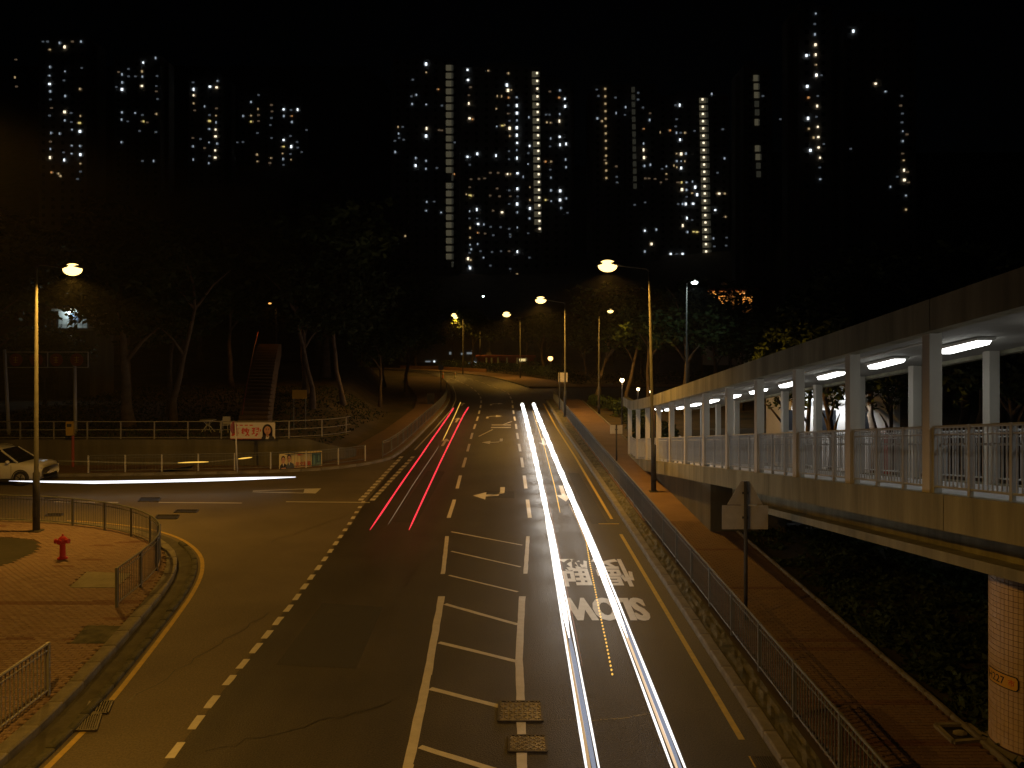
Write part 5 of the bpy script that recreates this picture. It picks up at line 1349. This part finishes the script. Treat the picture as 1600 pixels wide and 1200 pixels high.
tower('central tower with the brighter stair shaft of lamps on its right', 297, 721, 846, 104,
      W_('722,237C 850,242w 978,258w 725,300C 968,332C 738,345e 735,395e 975,365W 995,362w 908,400w 935,402w 730,447W 978,410o 902,480w 973,458d 735,540W 752,545o 980,510e 905,590c 940,585y 955,582w 980,555d 985,602W 985,650w 722,780C 740,782d 783,762C 900,773C 740,830d 985,745d 985,795d 640,890e 868,880e 910,880e 972,888W 990,888w 740,920e 825,915e 790,918e 740,970e 910,978e 980,990d 735,1020y 715,1015w 745,1022y 860,1022e 985,1027e 925,1027e 735,1120c 780,1110C 878,1117e 938,1127W 738,1165d 785,1165d 978,1075d 1030,408c 1030,460C 1031,507C 1031,552c 1030,598C 1030,645C 1032,693C 1030,738c 1031,788C 1034,883C 1033,980C 1032,1028d 1032,1075C 1034,1127c 1105,533c 1110,712C 1105,757d 1100,825c 1070,905c 1112,970w 1112,1050w 1112,1103C 1110,1165c 738,1225w 788,1200C 824,1203c 738,1285w 738,1330c 745,1358c 738,1380d 725,1417W 742,1425w 738,1475C 732,1465c 738,1568e 730,1562e 785,1255o 828,1260e 870,1218d 880,1270d 932,1220d 985,1230d 985,1265d 985,1280d 1033,1222c 1033,1373C 985,1370e 935,1370d 872,1375d 822,1410c 785,1325c 800,1370d 868,1460d 985,1480d 990,1520d 1033,1515w 1105,1258d 1105,1410d'), (550, 50), 4.0,
      stair=[(835.5, 116, 359, 12.15, 4.0, 8.5, 3.6, 'W', 'g')])
tower('narrow right wing of the central towers, with a short cool window column', 299, 847, 892, 128,
      W_('1240,372e 1210,517d 1238,517d 1240,567w 1218,565w 1242,665c 1242,715d 1243,810w 1210,810o 1243,910c 1243,990c 1245,1057c 1210,1050y 1298,365c 1294,410o 1298,513c 1296,557W 1298,655C 1300,705C 1301,993C 1300,1050C 1305,1100c 1330,418C 1332,465C 1338,700C 1335,797c 1338,845c 1340,1040c 1343,1130d 1243,860d'), (550, 50), 4.0)
tower('slim tower with a single dotted column of landing lamps', 312, 926, 975, 132,
      W_('333,160d 343,200d 333,340c 363,357w 450,210d 451,307c 385,600e 455,640e 460,740d 510,270c 510,318d 458,705d'), (850, 100), 4.0,
      stair=[(945.5, 140.5, 280, 11.6, 1.8, 4, 0, 'w', None)])
tower('dim tower with a faint stair shaft and a warm lit window column', 314, 977, 1028, 130,
      W_('585,180d 585,222d 622,272d 668,308e 660,350c 625,405o 622,497c 622,537W 625,585W 628,637c 665,630c 630,715e 660,715e 690,718e 640,580e 628,865d 570,880d 630,1042C 672,1125W 702,1035c 630,1172c'), (850, 100), 4.0,
      stair=[(988.5, 140, 287, 11.6, 3.0, 4, 0, None, 'h')])
tower('broad tower with the brightest stair shaft of lamps, right of the street lamp', 322, 1029, 1138, 148,
      W_('725,427w 735,655d 765,640c 765,687w 770,720e 733,740e 848,257C 825,257d 825,345d 820,390d 828,430c 857,430d 880,430w 850,473C 945,418d 828,560w 857,562W 887,560c 830,607c 857,607c 880,608w 812,635w 830,645w 857,650C 788,415o 860,740y 890,740c 928,735c 832,740e 862,785W 890,787c 945,770C 925,807w 957,817C 888,830d 836,875d 866,875c 886,875C 932,873C 893,963C 867,1010W 897,1050c 935,1048y 955,1050y 1120,408d 1128,590c 1088,680d 1085,810w 1095,810W 1130,810w 1070,913C 1135,955w 1060,1090c 1138,1085d 1135,1135d 1048,187c 792,1187C 833,1187d 866,1190C 1062,1140d 930,975d 712,990d'), (850, 100), 4.0,
      stair=[(1097.5, 157, 433, 11.3, 6.5, 10, 0, 'W', 'g')])
tower('dark tower with a broken dim stair shaft', 275, 1162, 1206, 102,
      W_('165,600d 280,745d'), (1150, 0), 4.0, stair=[(1180.5, 122, 149, 13.2, 1.2, 6.5, 0, None, 'g'), (1181.5, 162.5, 176, 13.2, .6, 5, 0, None, 'h'), (1182, 191, 192, 14, 0, 5.5, 0, None, 'g'), (1183.0, 232, 246, 13.2, 1, 6.5, 0, None, 'g'), (1184, 259, 272, 13.2, .5, 5, 0, None, 'h')])
tower('tallest dark tower with a string of bright lamps on the right', 226, 1248, 1300, 8,
      W_('498,85c 495,150d 493,215c 496,280W 498,342W 501,405w 502,470W 502,470C 507,600d 507,663W 507,730d 511,793W 514,857W 516,922W 525,986W 520,1047d 525,1120c 440,347C 455,345c 445,540C 452,610o 450,740C 455,805w 465,940C 530,470d 485,860w 545,900d'), (1150, 0), 4.0)
tower('dark tower at far right with a faint broken lamp column', 237, 1318, 1432, 25,
      W_('733,195C 872,523W 933,572c 1033,600d 1032,660e 1037,710d 1040,765d 1042,820c 1042,882c 1045,960e 1048,1002w 1050,1064W 1052,1125W 965,1168c 1075,1075e 1075,1140e 1065,840e 720,930d 1005,1105d 1062,1310w 1062,1222c'), (1150, 0), 4.0)

# ------------------------------------------------------------------ thin air volume added to give the lamps a glow
hm = bpy.data.materials.new('glow_haze'); hm.use_nodes = True; ht = hm.node_tree
for n_ in list(ht.nodes): ht.nodes.remove(n_)
ho = ht.nodes.new('ShaderNodeOutputMaterial'); hv = ht.nodes.new('ShaderNodeVolumePrincipled')
hv.inputs['Color'].default_value = (.92, .93, .95, 1); hv.inputs['Density'].default_value = GLOW_HAZE; hv.inputs['Anisotropy'].default_value = .6
ht.links.new(hv.outputs[0], ho.inputs['Volume'])
MB().box((0, 260, 58), (960, 680, 150)).build('lamp_glow_haze', hm, None, kind='stuff')
